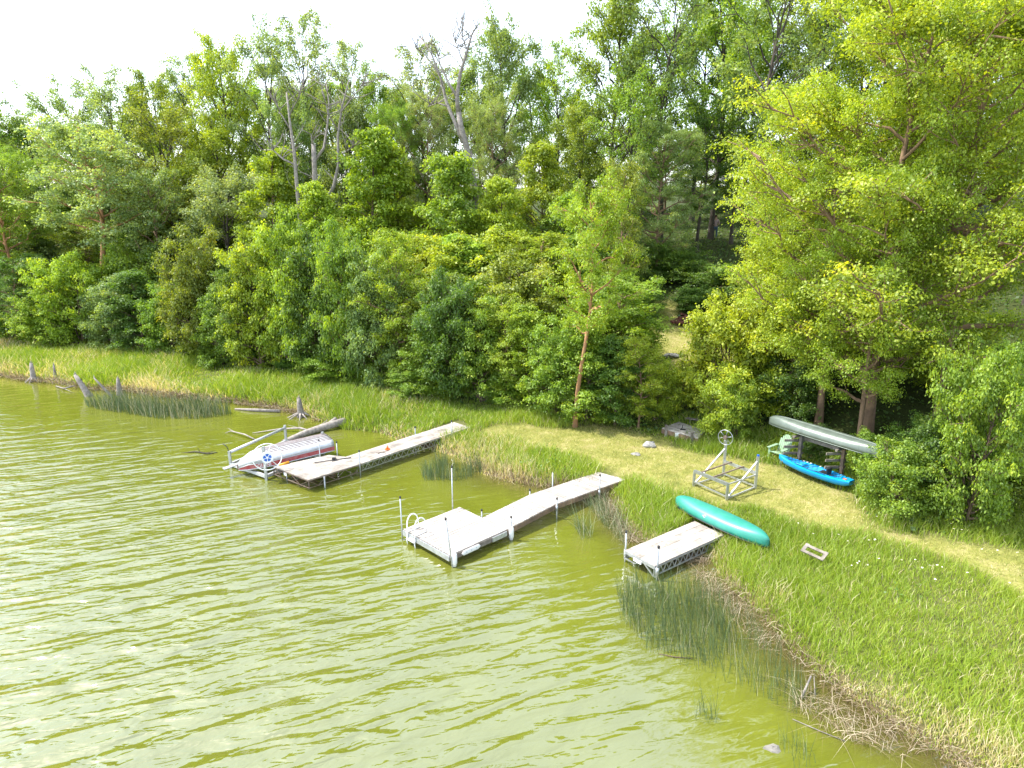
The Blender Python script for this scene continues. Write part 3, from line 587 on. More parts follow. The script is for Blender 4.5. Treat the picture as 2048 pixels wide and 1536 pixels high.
big('bush', 1930, 780, 620, 90, 'lime', 'bush', 'sunlit bush glimpsed right of the maple trunks', cat='bush')
big('bush', 1560, 735, 600, 80, 'lime', 'bush', 'sunlit bush high behind the low maple sapling', cat='bush')
for px, py, top, hw, c in [(1270, 830, 700, 45, 'mid'), (1320, 838, 728, 45, 'lime'), (1372, 822, 735, 42, 'lime'), (1300, 800, 705, 36, 'lime')]:
    big('bush', px, py, top, hw, c, 'bush', ['light bush just left of the track opening', 'light bush below the track opening', 'yellow-green bush right under the track opening, behind the old dock section', 'small bush in the mouth of the hillside track'][[1270, 1320, 1372, 1300].index(px)], cat='bush')
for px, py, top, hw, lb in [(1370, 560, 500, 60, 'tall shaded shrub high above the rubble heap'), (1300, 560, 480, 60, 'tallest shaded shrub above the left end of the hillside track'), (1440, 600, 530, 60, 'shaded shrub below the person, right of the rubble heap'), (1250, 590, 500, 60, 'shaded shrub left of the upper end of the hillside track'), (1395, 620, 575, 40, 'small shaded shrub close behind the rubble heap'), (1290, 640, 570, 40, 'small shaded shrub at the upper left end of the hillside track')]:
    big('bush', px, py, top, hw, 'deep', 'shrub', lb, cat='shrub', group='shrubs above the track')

rg = random.Random(77)
for (x0, y0), (x1, y1) in zip(TL[2:-5], TL[3:-4]):      # low shrubs that close the foot of the hedge
    L = math.hypot(x1 - x0, y1 - y0); nn = max(1, round(L / 1.7))
    for q in range(nn):
        f = (q + rg.uniform(.1, .9)) / nn; x, y = x0 + (x1 - x0) * f + rg.uniform(-.4, .4), y0 + (y1 - y0) * f + rg.uniform(-.1, .9)
        if dist_poly(path_line, np.array([x]), np.array([y]))[0] < 1.9 or x / y > .44: continue
        h = rg.uniform(.7, 1.9); hc = rg.choice(['mid', 'deep', 'lime', 'olive', 'mid'])
        if math.hypot(x - 8.3, y - 30.2) < 2.6 or .43 < x / y or math.hypot(x - CHR.x, y - CHR.y) < 3.2: continue
        plant('bush', x, y, h, h * rg.uniform(.6, .95), hc, 'shrub', ('tiny ' if h < 1.1 else 'low ') + HUE[hc] + " shrub at the wood's foot " + where(x, y), 'shrub', 'low shrubs at the foot of the wood')
# ------------------------------------------------------------------ grass, reeds and ground cover
rg = np.random.default_rng(17)
def blades(name, X, Y, Z, h, w, lean, r, mat, seg=2, twist=None, sag=.25, leandir=None):
    n_ = len(X); az = rg.uniform(0, 2 * np.pi, n_) if leandir is None else leandir
    ld = np.stack([np.cos(az), np.sin(az), np.zeros(n_)], -1); fa = rg.uniform(0, np.pi, n_); wd = np.stack([np.cos(fa), np.sin(fa), np.zeros(n_)], -1)
    B = np.stack([X, Y, Z], -1); rows = []
    ts = np.linspace(0, 1, seg + 1); ws = {1: [1, .15], 2: [1, .75, .08], 3: [1, .9, .6, .06]}[seg]
    for t, k in zip(ts, ws):
        c = B + ld * (lean * h * t ** 1.8)[:, None]; c[:, 2] += h * (t - sag * lean * t * t)
        rows += [c - wd * (w * k * .5)[:, None], c + wd * (w * k * .5)[:, None]]
    V = np.stack(rows, 1).reshape(-1, 3); b = np.arange(n_)[:, None] * (2 * seg + 2)
    F = np.concatenate([b + np.array([[2 * i, 2 * i + 1, 2 * i + 3, 2 * i + 2]]) for i in range(seg)], 0)
    return link(name, npmesh(name, V, F, mat, np.tile(r, seg)))
GR = [(0, (.10, .17, .014)), (.3, (.19, .29, .022)), (.6, (.29, .39, .035)), (.74, (.38, .43, .07)), (.80, (.50, .43, .25)), (1, (.68, .60, .42))]
M['grass'] = leafmat('grass_blades', .38, .03, False, GR)
M['lawn'] = leafmat('mown_grass_blades', .25, .02, False, [(0, (.12, .18, .03)), (.5, (.28, .30, .065)), (.8, (.41, .38, .13)), (1, (.62, .53, .30))])
M['reed'] = leafmat('reed_stems', .15, .05, False, [(0, (.04, .075, .024)), (.5, (.075, .125, .04)), (.85, (.14, .19, .07)), (1, (.36, .34, .22))])
M['straw'] = leafmat('dead_reed_straw', .15, .03, False, [(0, (.10, .065, .035)), (.5, (.24, .18, .11)), (1, (.52, .45, .34))])
def scatter(n_, x0, x1, y0, y1): return rg.uniform(x0, x1, n_), rg.uniform(y0, y1, n_)
Xs, Ys, Ws, Hs = [], [], [], []
DECKS = [[(1050, 995), (1220, 935), (1276, 950), (1110, 1020)], [(1385, 1042), (1450, 1066), (1320, 1135), (1250, 1100)], [(800, 880), (915, 840), (945, 853), (840, 890)]]
for (x0, x1, y0, y1, dens, w, hh) in ((2.5, 19, 8.5, 22, 1150, .017, .42), (-3, 16, 22, 36, 620, .024, .46), (-14, -3, 28, 42, 420, .032, .5), (-44, -14, 34, 57, 230, .045, .55)):
    X, Y = scatter(int(dens * (x1 - x0) * (y1 - y0)), x0, x1, y0, y1)
    k = (Y > 8.5) & (np.abs(X / Y) < 1.0); X, Y = X[k], Y[k]
    ds = sdist(SH, X, Y) + .22 * lump(X * 3, Y * 3); dt = sdist(TL, X, Y); la = lawn_amt(X, Y)
    patch = lump(X * 1.3 + 40, Y * 1.3)
    k = (ds > -.12) & (dt < 1.6) & (rg.random(len(X)) > np.clip(la * 1.25, 0, 1)) & (rg.random(len(X)) < .8 + .35 * patch) & ~np.any([in_poly([at(*p_, .35)[:2] for p_ in Q_], X, Y) for Q_ in DECKS], 0)
    X, Y, ds, dt, la = X[k], Y[k], ds[k], dt[k], la[k]
    Xs.append(X); Ys.append(Y); Ws.append(np.full(len(X), w)); Hs.append(hh * rg.uniform(.4, 1.4, len(X)) * (1 - .55 * la) * (1 + .75 * lump(X * 2.2, Y * 2.2 + 9)) * np.clip(.55 + ds / 1.5, .5, 1))
X, Y, Wd, Hh = map(np.concatenate, (Xs, Ys, Ws, Hs)); Hh = np.clip(Hh, .06, .9)
ds = sdist(SH, X, Y)
dry = lump(X * 1.7 + 13, Y * 1.7 - 5) + np.clip(1 - ds / 1.6, 0, 1) * .62
for px_, py_, r_, a_ in ((1625, 1150, 1.3, 1.0), (1560, 1190, 1.1, .6), (1530, 1330, .8, .8), (1690, 1255, .9, 1.0), (1650, 1200, .7, .5), (1720, 1370, .8, .7), (1900, 1430, .8, .35), (1960, 1480, .8, .4), (1800, 1380, .7, .5), (640, 800, 1.6, .7), (980, 870, 1.5, .5), (220, 760, 2.0, .5)):
    q_ = at(px_, py_, .3); dry = dry + np.clip(1 - np.hypot(X - q_.x, Y - q_.y) / r_, 0, 1) * a_
r = np.clip(- .0 + .42 + .26 * lump(X * .9, Y * .9 + 30) + rg.normal(0, .13, len(X)), 0, .74)
r = np.where(rg.random(len(X)) < np.clip((dry - .08) * .85, .05, .85), rg.uniform(.8, 1, len(X)), r)
Zt = terrain(X, Y); Zt = np.maximum(Zt, -.02) - .02
g_ = blades('tall_grass', X, Y, Zt, Hh, Wd, rg.uniform(.15, .8, len(X)), r, M['grass'], 2)
tag(g_, 'tall bright green lake-bank grass with straw-coloured patches', 'grass', kind='stuff')
# broad-leaved weeds among the grass
X, Y = scatter(60000, -30, 19, 9, 50); k = (sdist(SH, X, Y) > .4) & (sdist(TL, X, Y) < 1) & (lawn_amt(X, Y) < .2) & (lump(X * 2.4 + 7, Y * 2.4) > .28) & (np.abs(X / Y) < .95); X, Y = X[k], Y[k]
C = np.stack([X, Y, terrain(X, Y) + rg.uniform(.1, .55, len(X))], -1); V, F, q = leaves_np(rg, C, 3.0, .25, .6, .075)
wd_ = link('weeds', npmesh('weeds', V, F, M['leaf'], q)); wd_.color = (.14, .24, .03, 1)
tag(wd_, 'broad-leaved weeds scattered among the tall bank grass', 'weeds', kind='stuff')
X, Y = scatter(420000, -4, 22, 15, 46); k = rg.random(len(X)) < lawn_amt(X, Y) * .9; X, Y = X[k], Y[k]
k = (sdist(SH, X, Y) > .1) & (np.abs(X / Y) < .86); X, Y = X[k], Y[k]
r = np.clip(.5 + .3 * lump(X * 1.2, Y * 1.2) + rg.normal(0, .2, len(X)), 0, 1)
g_ = blades('mown_grass', X, Y, terrain(X, Y) - .01, rg.uniform(.03, .13, len(X)), np.full(len(X), .018), rg.uniform(.3, 1.6, len(X)), r, M['lawn'], 1)
tag(g_, 'short mown yellow-green grass of the path and landing', 'grass', kind='stuff')
# low leafy ground cover under the wood
X, Y = scatter(150000, -50, 30, 18, 85); k = (sdist(TL, X, Y) > -.7) & (np.abs(X / Y) < .9) & (rg.random(len(X)) > lawn_amt(X, Y)) & (Y - 30 < 45); X, Y = X[k], Y[k]
C = np.stack([X, Y, terrain(X, Y) + rg.uniform(.02, .55, len(X)) * (.5 + .5 * lump(X, Y))], -1)
V, F, q = leaves_np(rg, C, 1.0, .5, .5, .17)
uc = link('undergrowth', npmesh('undergrowth', V, F, M['leaf'], q)); uc.color = (.08, .145, .025, 1)
tag(uc, 'low leafy undergrowth covering the floor of the wood', 'undergrowth', kind='stuff')
def pxpoly(P, n_, z=0):
    Q = [tuple(at(*p, z)[:2]) for p in P]; xs_ = [q[0] for q in Q]; ys_ = [q[1] for q in Q]; X, Y = scatter(n_, min(xs_), max(xs_), min(ys_), max(ys_)); k = in_poly(Q, X, Y)
    return X[k], Y[k]
def reedbed(P, n_, h, w, lab, dryf=.08, lean=(.05, .45), name='reed_bed', mat='reed', thr=-.25):
    X, Y = pxpoly(P, n_); k = lump(X * 2.2, Y * 2.2) > thr; X, Y = X[k], Y[k]; k = len(X)
    r = np.clip(rg.normal(.45, .22, k), 0, .9); r = np.where(rg.random(k) < dryf, 1, r)
    g_ = blades(name, X, Y, np.full(k, -.12), h * rg.uniform(.55, 1.15, k), np.full(k, w), rg.uniform(*lean, k), r, M[mat], 2, leandir=rg.normal(2.6, 1.1, k))
    return tag(g_, lab, 'reeds', kind='stuff')
reedbed([(1235, 1180), (1262, 1165), (1330, 1172), (1400, 1165), (1440, 1180), (1500, 1240), (1560, 1310), (1640, 1400), (1640, 1440), (1580, 1425), (1500, 1385), (1400, 1345), (1290, 1300), (1240, 1235)], 2600, .88, .011, 'large dark green bed of bulrushes beside the short dock at lower right', .1)
reedbed([(1235, 1190), (1262, 1175), (1330, 1185), (1420, 1210), (1480, 1290), (1420, 1335), (1290, 1290), (1245, 1240)], 1500, 1.05, .013, 'densest dark clump of bulrushes right below the corner of the short dock', .06, name='reed_clump')
reedbed([(170, 808), (250, 806), (340, 815), (440, 818), (468, 828), (400, 838), (320, 838), (240, 826), (180, 816)], 4200, 1.15, .024, 'long grey-green bed of rushes in front of the left bank', .2, thr=-.45)
reedbed([(826, 930), (870, 915), (925, 905), (968, 945), (920, 962), (850, 962)], 2200, .95, .018, 'dark reeds beside the near side of the first dock', .05)
reedbed([(1150, 1055), (1172, 1052), (1190, 1075), (1165, 1082)], 130, 1.15, .014, 'lone splayed reed tuft in the water between the two docks', .1, (.2, 1.0))
reedbed([(1170, 1010), (1225, 1000), (1262, 1075), (1255, 1100), (1215, 1060)], 1100, .8, .014, 'dark reeds under the shore end of the middle dock', .3, (.1, .8))
reedbed([(1385, 1430), (1400, 1418), (1440, 1432), (1432, 1448), (1400, 1447)], 60, .95, .010, 'small sparse tuft of reeds standing off the lower right bank', .02)
reedbed([(1555, 1480), (1580, 1470), (1620, 1500), (1640, 1540), (1590, 1540)], 60, .8, .010, 'thin reeds near the bottom edge of the picture', .02)
reedbed([(945, 935), (1000, 958), (1060, 975), (1130, 983), (1190, 985), (1190, 972), (1060, 955), (960, 925)], 900, .75, .03, 'pale dead cattail stalks along the bank between the two docks', 0, (.0, .25), 'cattail_stalks', 'straw')
# dead brown reeds bent over in the shallows
X, Y = [], []
for P, n_ in (([(1600, 1375), (1660, 1400), (1790, 1470), (1850, 1520), (1780, 1510), (1680, 1480), (1590, 1430)], 800), ([(1395, 1135), (1430, 1160), (1500, 1230), (1560, 1310), (1520, 1300), (1440, 1210), (1390, 1170)], 1200), ([(1200, 1000), (1240, 1020), (1290, 1085), (1250, 1085)], 1200), ([(1290, 1095), (1400, 1105), (1420, 1130), (1330, 1125)], 700)):
    a_, b_ = pxpoly(P, n_); X.append(a_); Y.append(b_)
X = np.concatenate(X); Y = np.concatenate(Y); k = len(X)
g_ = blades('dead_reeds', X, Y, np.full(k, -.03), rg.uniform(.15, .55, k), np.full(k, .012), rg.uniform(.6, 2.4, k), rg.random(k), M['straw'], 3, sag=.35)
tag(g_, 'brown dead reeds bent over the shallows along the right bank', 'reeds', kind='stuff')
# straw tussocks hanging over the bank edge
P = [Vector((*q, 0)) for q in SH[2:-3]]; X, Y = [], []
for a_, b_ in zip(P[:-1], P[1:]):
    n_ = int((b_ - a_).length * (170 if a_.x < -6 else 90)); t = rg.random(n_); X.append(a_.x + (b_.x - a_.x) * t + rg.normal(0, .16, n_)); Y.append(a_.y + (b_.y - a_.y) * t + rg.normal(.1, .18, n_))
X = np.concatenate(X); Y = np.concatenate(Y); k = lump(X * 1.1, Y * 1.1 + 50) > -.2; X, Y = X[k], Y[k]; k = len(X); w = np.where(X < -8, .035, .018)
g_ = blades('straw_tussocks', X, Y, np.maximum(terrain(X, Y), 0) + .02, rg.uniform(.15, .45, k), w, rg.uniform(.5, 1.8, k), rg.random(k), M['straw'], 2, sag=.4, leandir=rg.normal(-2.0, .8, k))
tag(g_, 'pale dead grass drooping over the edge of the bank', 'grass', kind='stuff')
# ------------------------------------------------------------------ docks
def un(v): v = Vector(v); v.z = 0; return v.normalized()
def lerp(a, b, t): return a + (b - a) * t
def boards(b, q, n_, t, gap=.012):          # q = near-left, near-right, far-right, far-left; boards follow one another from near to far
    a0, a1, a2, a3 = map(Vector, q); L = ((a3 - a0).length + (a2 - a1).length) / 2; g = gap / L / 2
    for i in range(n_):
        s, e = i / n_ + g, (i + 1) / n_ - g; j = random.uniform(-.006, .006)
        b.slab([lerp(a0, a3, s), lerp(a1, a2, s), lerp(a1, a2, e), lerp(a0, a3, e)], t)
def pole(parent, x, y, z0, z1, r=.024, name='post', cap=True, mat='galv', top=None):
    b = MB(M[mat]); tx, ty = top or (x, y); b.tube([(x, y, z0), (tx, ty, z1)], r, 8); o = b.build(name, parent)
    if cap:
        c = MB(M['black']); c.tube([(tx, ty, z1 - .05), (tx, ty, z1 + .02)], r * 1.35, 8); c.build('cap', o)
    return o
# ---- middle dock with square swimming platform
A, B, C, D = [at(*q, .40) for q in ((803, 1062), (900, 1110), (1012, 1060), (913, 1018))]
v = (un(C - B) + un(D - A)).normalized(); u = Vector((-v.y, v.x, 0)); Wd_ = 2.44
A = B + u * Wd_; C = B + v * Wd_; D = A + v * Wd_
dk = empty('swim_dock', (B.x, B.y, 0), 'pale board dock with a square swimming platform and ladder, middle of the three docks', 'dock')
b = MB(M['deck_new']); boards(b, [B, C, D, A], 17, .035, .022); b.build('platform_deck', dk)
b = MB(M['greytimber'])
Z = Vector((0, 0, 1)); dn = Z * -.12; o3 = Z * .037
for s, e in ((A, D), (D, C), (C, B)): b.bar(s + dn, e + dn, .05, .16)
b.build('timber_frame', dk)
b = MB(M['galv']); b.bar(A + dn - v * .03, B + dn - v * .03, .04, .17); b.build('steel_trim', dk)
b = MB(M['galv']); b.bar(B + dn - u * .045 + v * 1.75, B + dn - u * .045 + v * 2.4, .03, .16); b.build('steel_plate', dk)
R0 = C - Z * .0; L0 = C + u * 1.22
zk = (.40, .53, .37, .20); dk_d = (0, 2.40, 4.87, 7.15)
pts = [(R0 + v * d + Z * (z - .40), L0 + v * d + Z * (z - .40)) for d, z in zip(dk_d, zk)]
for i in range(3):
    (r0, l0), (r1, l1) = pts[i], pts[i + 1]; e = v * .01
    b = MB(M['deck_new']); boards(b, [r0 + e, l0 + e, l1 - e, r1 - e], 17, .035, .022); wd = b.build('walkway_deck', dk)
    b = MB(M['timber']); q = Z * -.12
    b.bar(r0 + q + e, r1 + q - e, .045, .16); b.bar(l0 + q + e, l1 + q - e, .045, .16); b.build('side_beam', wd)
def zr(d): return float(np.interp(d, dk_d, zk))
O = C
pole(dk, *(A + u * .06 - v * .02)[:2], -.6, 1.52, top=(A + u * .12 + v * .0)[:2])
pole(dk, *(D + u * .08 - v * .25)[:2], -.6, 2.0)
pole(dk, *(B - u * .09 + v * .09)[:2], -.6, 1.72, top=(B - u * .06 - v * .18)[:2])
sl = MB(M['white'])
for pc, z0, z1 in ((B - u * .10 + v * .09, .02, .48), (C - u * .10 + v * .12, .02, .50)):
    sl = MB(M['white']); sl.tube([(*pc[:2], z0), (*pc[:2], z0 + .08), (*pc[:2], z0 + .10), (*pc[:2], z1 - .07), (*pc[:2], z1)], [.06, .065, .085, .085, .05], 12); sl.build('post_sleeve', dk)
for d, side, top in ((.12, -1, .86), (.05, 1, .66), (2.40, -1, .80), (2.45, 1, .68), (4.83, -1, .98), (3.7, 1, .98)):
    pc = O + v * d + (u * 1.30 if side > 0 else u * -.09); pole(dk, *pc[:2], -.6, top, cap=top < .95 or side < 0)
for d in (2.40, 4.83):
    pc = O + v * d - u * .09; s = MB(M['galv']); z = zr(d); s.tube([(*pc[:2], z - .22), (*pc[:2], z - .02)], .045, 8); s.build('post_bracket', dk)
bm = MB(M['white']); c0 = B - u * .055 + v * .42 - Z * .10; rows = []
for t in np.linspace(0, 1, 11):
    e = .105 * min(1, math.sqrt(max(0, 1 - (max(0, abs(t - .5) - .42) / .08) ** 2)) + .02)
    c_ = c0 + v * (.78 * t); rows.append([c_ + Z * e * math.cos(a_) * .85 - u * .035 * (.5 + .5 * math.sin(a_)) for a_ in np.linspace(0, 2 * math.pi, 9)[:-1]])
bm.grid(rows, closed=True); bmp_ = bm.build('bumper', dk)
h_ = MB(M['black'])
for t in (.24, .5, .76): c_ = c0 + v * (.78 * t) - u * .036; h_.tube([c_, c_ - u * .006], .013, 8)
h_.build('bolt', bmp_)
# ladder
lad = empty('boarding_ladder', (0, 0, 0)); lad.parent = dk; lad['label'] = 'white tube ladder on the platform edge'
LD = []
for off in (.30, .72):
    base = A - u * off; P_ = []
    inner = base + v * .42
    P_ += [inner + Z * .03]
    for k_ in range(11):
        a_ = math.pi * k_ / 10; P_.append(base + v * (.16 + .22 * math.cos(a_)) + Z * (.30 + .30 * math.sin(a_)))
    P_ += [base - v * .07 + Z * .02, base - v * .09 - Z * .30, base - v * .05 - Z * .48]
    r_ = MB(M['white']); r_.tube(P_, .021, 8); r_.tube([inner + Z * .025, base - v * .02 + Z * .025], .016, 6); r_.build('rail', lad); LD.append(base)
for z in (-.20, -.44):
    r_ = MB(M['white']); r_.bar(LD[0] - v * .08 + Z * z, LD[1] - v * .08 + Z * z, .10, .03); r_.build('rung', lad)
# ---- truss-sided decks
def truss(b, a, c, dep, n_, w=.022):
    a, c = Vector(a), Vector(c); lo = Z * -dep; b.bar(a, c, w * 1.6); b.bar(a + lo, c + lo, w * 1.6)
    for i in range(n_):
        p0, p1 = lerp(a, c, i / n_), lerp(a, c, (i + 1) / n_); pm = lerp(p0, p1, .5)
        b.bar(p0, pm + lo, w); b.bar(pm + lo, p1, w)
def panels(b, q, n_, t):
    boards(b, q, n_, t, gap=.014)
# short dock at lower right
P0, Q0, R1, S1 = [at(*q, .45) for q in ((1248, 1099), (1310, 1132), (1445, 1067), (1385, 1045))]
v3 = (un(R1 - Q0) + un(S1 - P0)).normalized(); u3 = Vector((-v3.y, v3.x, 0)); w3 = 1.22
P0 = Q0 + u3 * w3; L3 = (R1 - Q0).length; R1 = Q0 + v3 * L3; S1 = P0 + v3 * L3
d3 = empty('short_dock', (Q0.x, Q0.y, 0), 'short stained plank dock on a silver truss with the green canoe at its end', 'dock')
b = MB(M['deck_old']); panels(b, [Q0, R1, S1, P0], 4, .035); b.build('deck', d3)
b = MB(M['galv']); q = Z * -.06
truss(b, Q0 + q, R1 + q, .26, 13); truss(b, P0 + q, S1 + q, .26, 13); b.build('side_truss', d3)
b = MB(M['galv']); q2 = q - v3 * .01; b.bar(P0 + q2, Q0 + q2, .05, .09); b.bar(P0 + q2 - Z * .22, P0 + q2 - Z * .22 - u3 * .45, .035); b.bar(P0 + q2 - Z * .22 - u3 * .4, Q0 + q2 - Z * .05 + u3 * .5, .03); b.bar(Q0 + q2 + u3 * .42 - Z * .03, Q0 + q2 - Z * .28 + u3 * .05, .035); b.bar(Q0 + q2, Q0 + q2 - Z * .3, .05); b.bar(Q0 + q2 - Z * .28 + u3 * .08, Q0 + q2 - Z * .28 - u3 * .1, .04); b.build('end_bracket', d3)
b = MB(M['white']); b.box(P0 - u3 * .55 - Z * .13 - v3 * .04, u3 * .16, v3 * .012, Z * .045); b.build('plate', d3)
pole(d3, *(P0 + u3 * .05 + v3 * .06)[:2], -.5, 1.05, .026)
pole(d3, *(Q0 - u3 * .08 + v3 * .02)[:2], -.5, 1.12, .030)
for pc in (P0 + u3 * .05 + v3 * .06, Q0 - u3 * .08 + v3 * .02):
    s = MB(M['galv']); s.tube([(*pc[:2], .12), (*pc[:2], .42)], .05, 8); s.build('leg_sleeve', d3)
# first dock at left
zf = .50; a1, b1, c1, e1 = [at(*q, zf) for q in ((547, 933), (617, 960), (723, 927), (657, 910))]
d1 = empty('stained_dock', (b1.x, b1.y, 0), 'long stained dock with a broad end platform beside the upturned boat', 'dock')
b = MB(M['deck_old']); boards(b, [b1, c1, e1, a1], 3, .03); b.build('platform_deck', d1)
b = MB(M['rusty'])
truss(b, b1 - Z * .045, c1 - Z * .045, .30, 3, .018); truss(b, a1 - Z * .045, b1 - Z * .045, .30, 2, .018); truss(b, a1 - Z * .045, e1 - Z * .045, .30, 3, .018)
for p_ in (a1, b1): b.bar(p_, p_ - Z * .36, .035)
b.bar(lerp(b1, a1, .5) - Z * .34, lerp(c1, e1, .5) - Z * .34, .03); b.build('platform_truss', d1)
wr = [c1, at(840, 885, .50), at(941, 855, .48)]; wl0, wl2 = at(686, 917, .50), at(920, 843, .48)
vd = un(wr[2] - wr[0]); ud = Vector((-vd.y, vd.x, 0)); LL = (wr[2] - wr[0]).length
c0_ = c1; wl0 = c0_ + ud * 1.15
b = MB(M['deck_old']); boards(b, [c0_ + vd * .02, c0_ + vd * LL, wl0 + vd * LL, wl0 + vd * .02], 6, .03); b.build('walkway_deck', d1)
b = MB(M['galv']); truss(b, c0_ - Z * .05, c0_ + vd * LL - Z * .05, .26, 20, .018); truss(b, wl0 - Z * .05, wl0 + vd * LL - Z * .05, .26, 20, .018); b.build('walkway_truss', d1)
b = MB(M['deck_old']); 
b.face([c1 + Z * .004, wl0 + Z * .004, e1 + Z * .004]); b.build('corner_infill', d1, solidify=.004)
lg = lerp(b1, c1, .27) - ud * .05
pole(d1, lg.x, lg.y, -.5, .46, .035, cap=False, name='leg')
x_ = lerp(b1, c1, .95) - ud * .06; pole(d1, x_.x, x_.y, -.5, 1.12, .024)
x_ = e1 + vd * .45 + ud * .02; pole(d1, x_.x, x_.y, -.5, .98, .026)
x_ = e1 - vd * .35 + ud * .10; pole(d1, x_.x, x_.y, -.5, 1.25, .022)
x_ = c0_ + vd * LL * .80 - ud * .05; pole(d1, x_.x, x_.y, -.5, 1.15, .026)
x_ = c0_ + vd * LL * .62 + ud * 1.22; pole(d1, x_.x, x_.y, -.5, .85, .026)
x_ = lerp(a1, b1, .25) + Vector((.1, .2, 0)); pole(d1, x_.x, x_.y, -.5, .44, .03, cap=False, name='leg')
b = MB(M['white']); x_ = lerp(a1, b1, .35); b.box(x_ - Z * .13 - vd * .02, un(b1 - a1) * .09, Vector((0, .01, 0)), Z * .06); b.build('plate', d1)
# things lying on the first dock
p0, p1 = at(629, 925, .53), at(702, 915, .53)
b = MB(M['black']); b.tube([p0, p1], .017, 6); md_ = lerp(p0, p1, .53); b.box(md_ + Z * .05, (.07, 0, 0), (0, .05, 0), (0, 0, .05)); b.tube([md_ + Z * .1, md_ + Z * .05 + Vector((.14, -.05, 0))], .015, 6); b.tube([md_ + Z * .05, md_ + Vector((-.05, -.12, -.02))], .015, 6)
tag(b.build('boat_brace'), 'dark pole with a clamp lying across the broad end of the farthest dock', 'pole')
c_ = at(775, 899, .50); rows = []; b = MB(M['orange'])
b.box(c_ + Z * .015, (.10, 0, 0), (0, .10, 0), (0, 0, .012)); b.tube([c_ + Z * .025, c_ + Z * .10, c_ + Z * .19], [.065, .045, .02], 10)
tag(b.build('orange_float'), 'small orange cone-shaped float on the walkway of the farthest dock', 'float')
b = MB(M['rusty']); p0 = at(752, 906, .52); b.tube([p0, p0 + Vector((.22, .12, .0)), p0 + Vector((.5, .35, 0))], .012, 5); b.tube([p0 + Vector((.1, -.08, 0)), p0 + Vector((.2, .14, 0)), p0 + Vector((.42, .0, 0))], .014, 5)
tag(b.build('bent_rod'), 'bent metal rod lying beside the orange float', 'rod')
# ------------------------------------------------------------------ boats
def hull(b, a, c, beam, depth, up, prof, rocker=0.0, n_=25, m_=13, endup=.0, tumble=.0, square=0.0, exp=2.2):
    """upturned or upright hull between a and c; prof(t)->0..1 beam; up = +1 keel up, -1 keel down"""
    a, c = Vector(a), Vector(c); d = (c - a); L = d.length; d.normalize(); s = d.cross(Z).normalized(); upv = s.cross(d).normalized(); rows = []
    for i in range(n_):
        t = i / (n_ - 1); w_ = max(prof(t), .012) * beam / 2; hgt = depth * (1 + endup * abs(2 * t - 1) ** 3); row = []
        q_ = abs(2 * t - 1); dk_ = (hgt - rocker * q_ ** 2.2) * (1 - (q_ ** 9) * .55)
        for j in range(m_):
            th = math.pi * j / (m_ - 1); x = math.copysign(abs(math.cos(th)) ** (2 / exp), math.cos(th)); y = abs(math.sin(th)) ** (2 / exp)
            gun = endup * depth * abs(2 * t - 1) ** 3
            row.append(a + d * (L * t) + s * (x * w_) + upv * up * (y * dk_ - gun * (1 - y) * 1.0))
        rows.append(row)
    b.grid(rows); return rows
canoe_prof = lambda t: max(.06, (1 - abs(2 * t - 1) ** 2.5) ** .62)
def canoe(name, a, c, beam, depth, mat, rim, label, thwarts=True):
    mid = (Vector(a) + Vector(c)) / 2
    o = empty(name, (mid.x, mid.y, min(Vector(a).z, Vector(c).z)), label, 'canoe')
    b = MB(M[mat]); rows = hull(b, a, c, beam, depth, 1, canoe_prof, rocker=.05, n_=41, m_=17, endup=.22, exp=2.6); b.build('hull', o, solidify=.012)
    g_ = MB(M[rim]); g_.tube([r_[0] for r_ in rows], .016, 6); g_.build('gunwale', o); g_ = MB(M[rim]); g_.tube([r_[-1] for r_ in rows], .016, 6); g_.build('gunwale', o)
    if thwarts:
        for t in (.3, .55, .75):
            k_ = int(t * 40); h = MB(M['greytimber']); h.bar(rows[k_][0], rows[k_][-1], .06, .02); h.build('thwart', o)
    return o, rows
ga, gc = at(1352, 1003, .62), at(1538, 1090, .60)
gcn, grw = canoe('green_canoe', ga, gc, .90, .36, 'green_canoe', 'black', 'green canoe lying upside down across the shore end of the short dock')
k_ = 17; pa, pb, pc_ = grw[k_][2], grw[k_ + 1][2], grw[k_][3]
for key in (2, 14):
    q0 = grw[k_][key]
# small round pale blue badge on the near side
side = min((2, 14), key=lambda j: grw[17][j].y); n_in = 1 if side == 2 else -1
e0, e1_ = grw[17][side], grw[19][side]; dx = (e1_ - e0).normalized(); dy = (grw[17][side + n_in] - grw[17][side]).normalized(); nn_ = dx.cross(dy).normalized()
if nn_.y > 0: nn_ = -nn_
lb_ = solid('badge_pale_blue', (.35, .62, .85), .4); b = MB(lb_); c_ = e0 + dy * .03 + nn_ * .016
for k2 in range(16):
    a0_, a1_ = 2 * math.pi * k2 / 16 * .85, 2 * math.pi * (k2 + 1) / 16 * .85; b.face([c_ + (dx * math.cos(a0_) * 1.1 + dy * math.sin(a0_)) * .055, c_ + (dx * math.cos(a1_) * 1.1 + dy * math.sin(a1_)) * .055, c_ + (dx * math.cos(a1_) * 1.1 + dy * math.sin(a1_)) * .025, c_ + (dx * math.cos(a0_) * 1.1 + dy * math.sin(a0_)) * .025])
b.face([c_ - dx * .13, c_ - dx * .05 - dy * .03, c_ - dx * .05 + dy * .03]); b.build('badge', gcn)
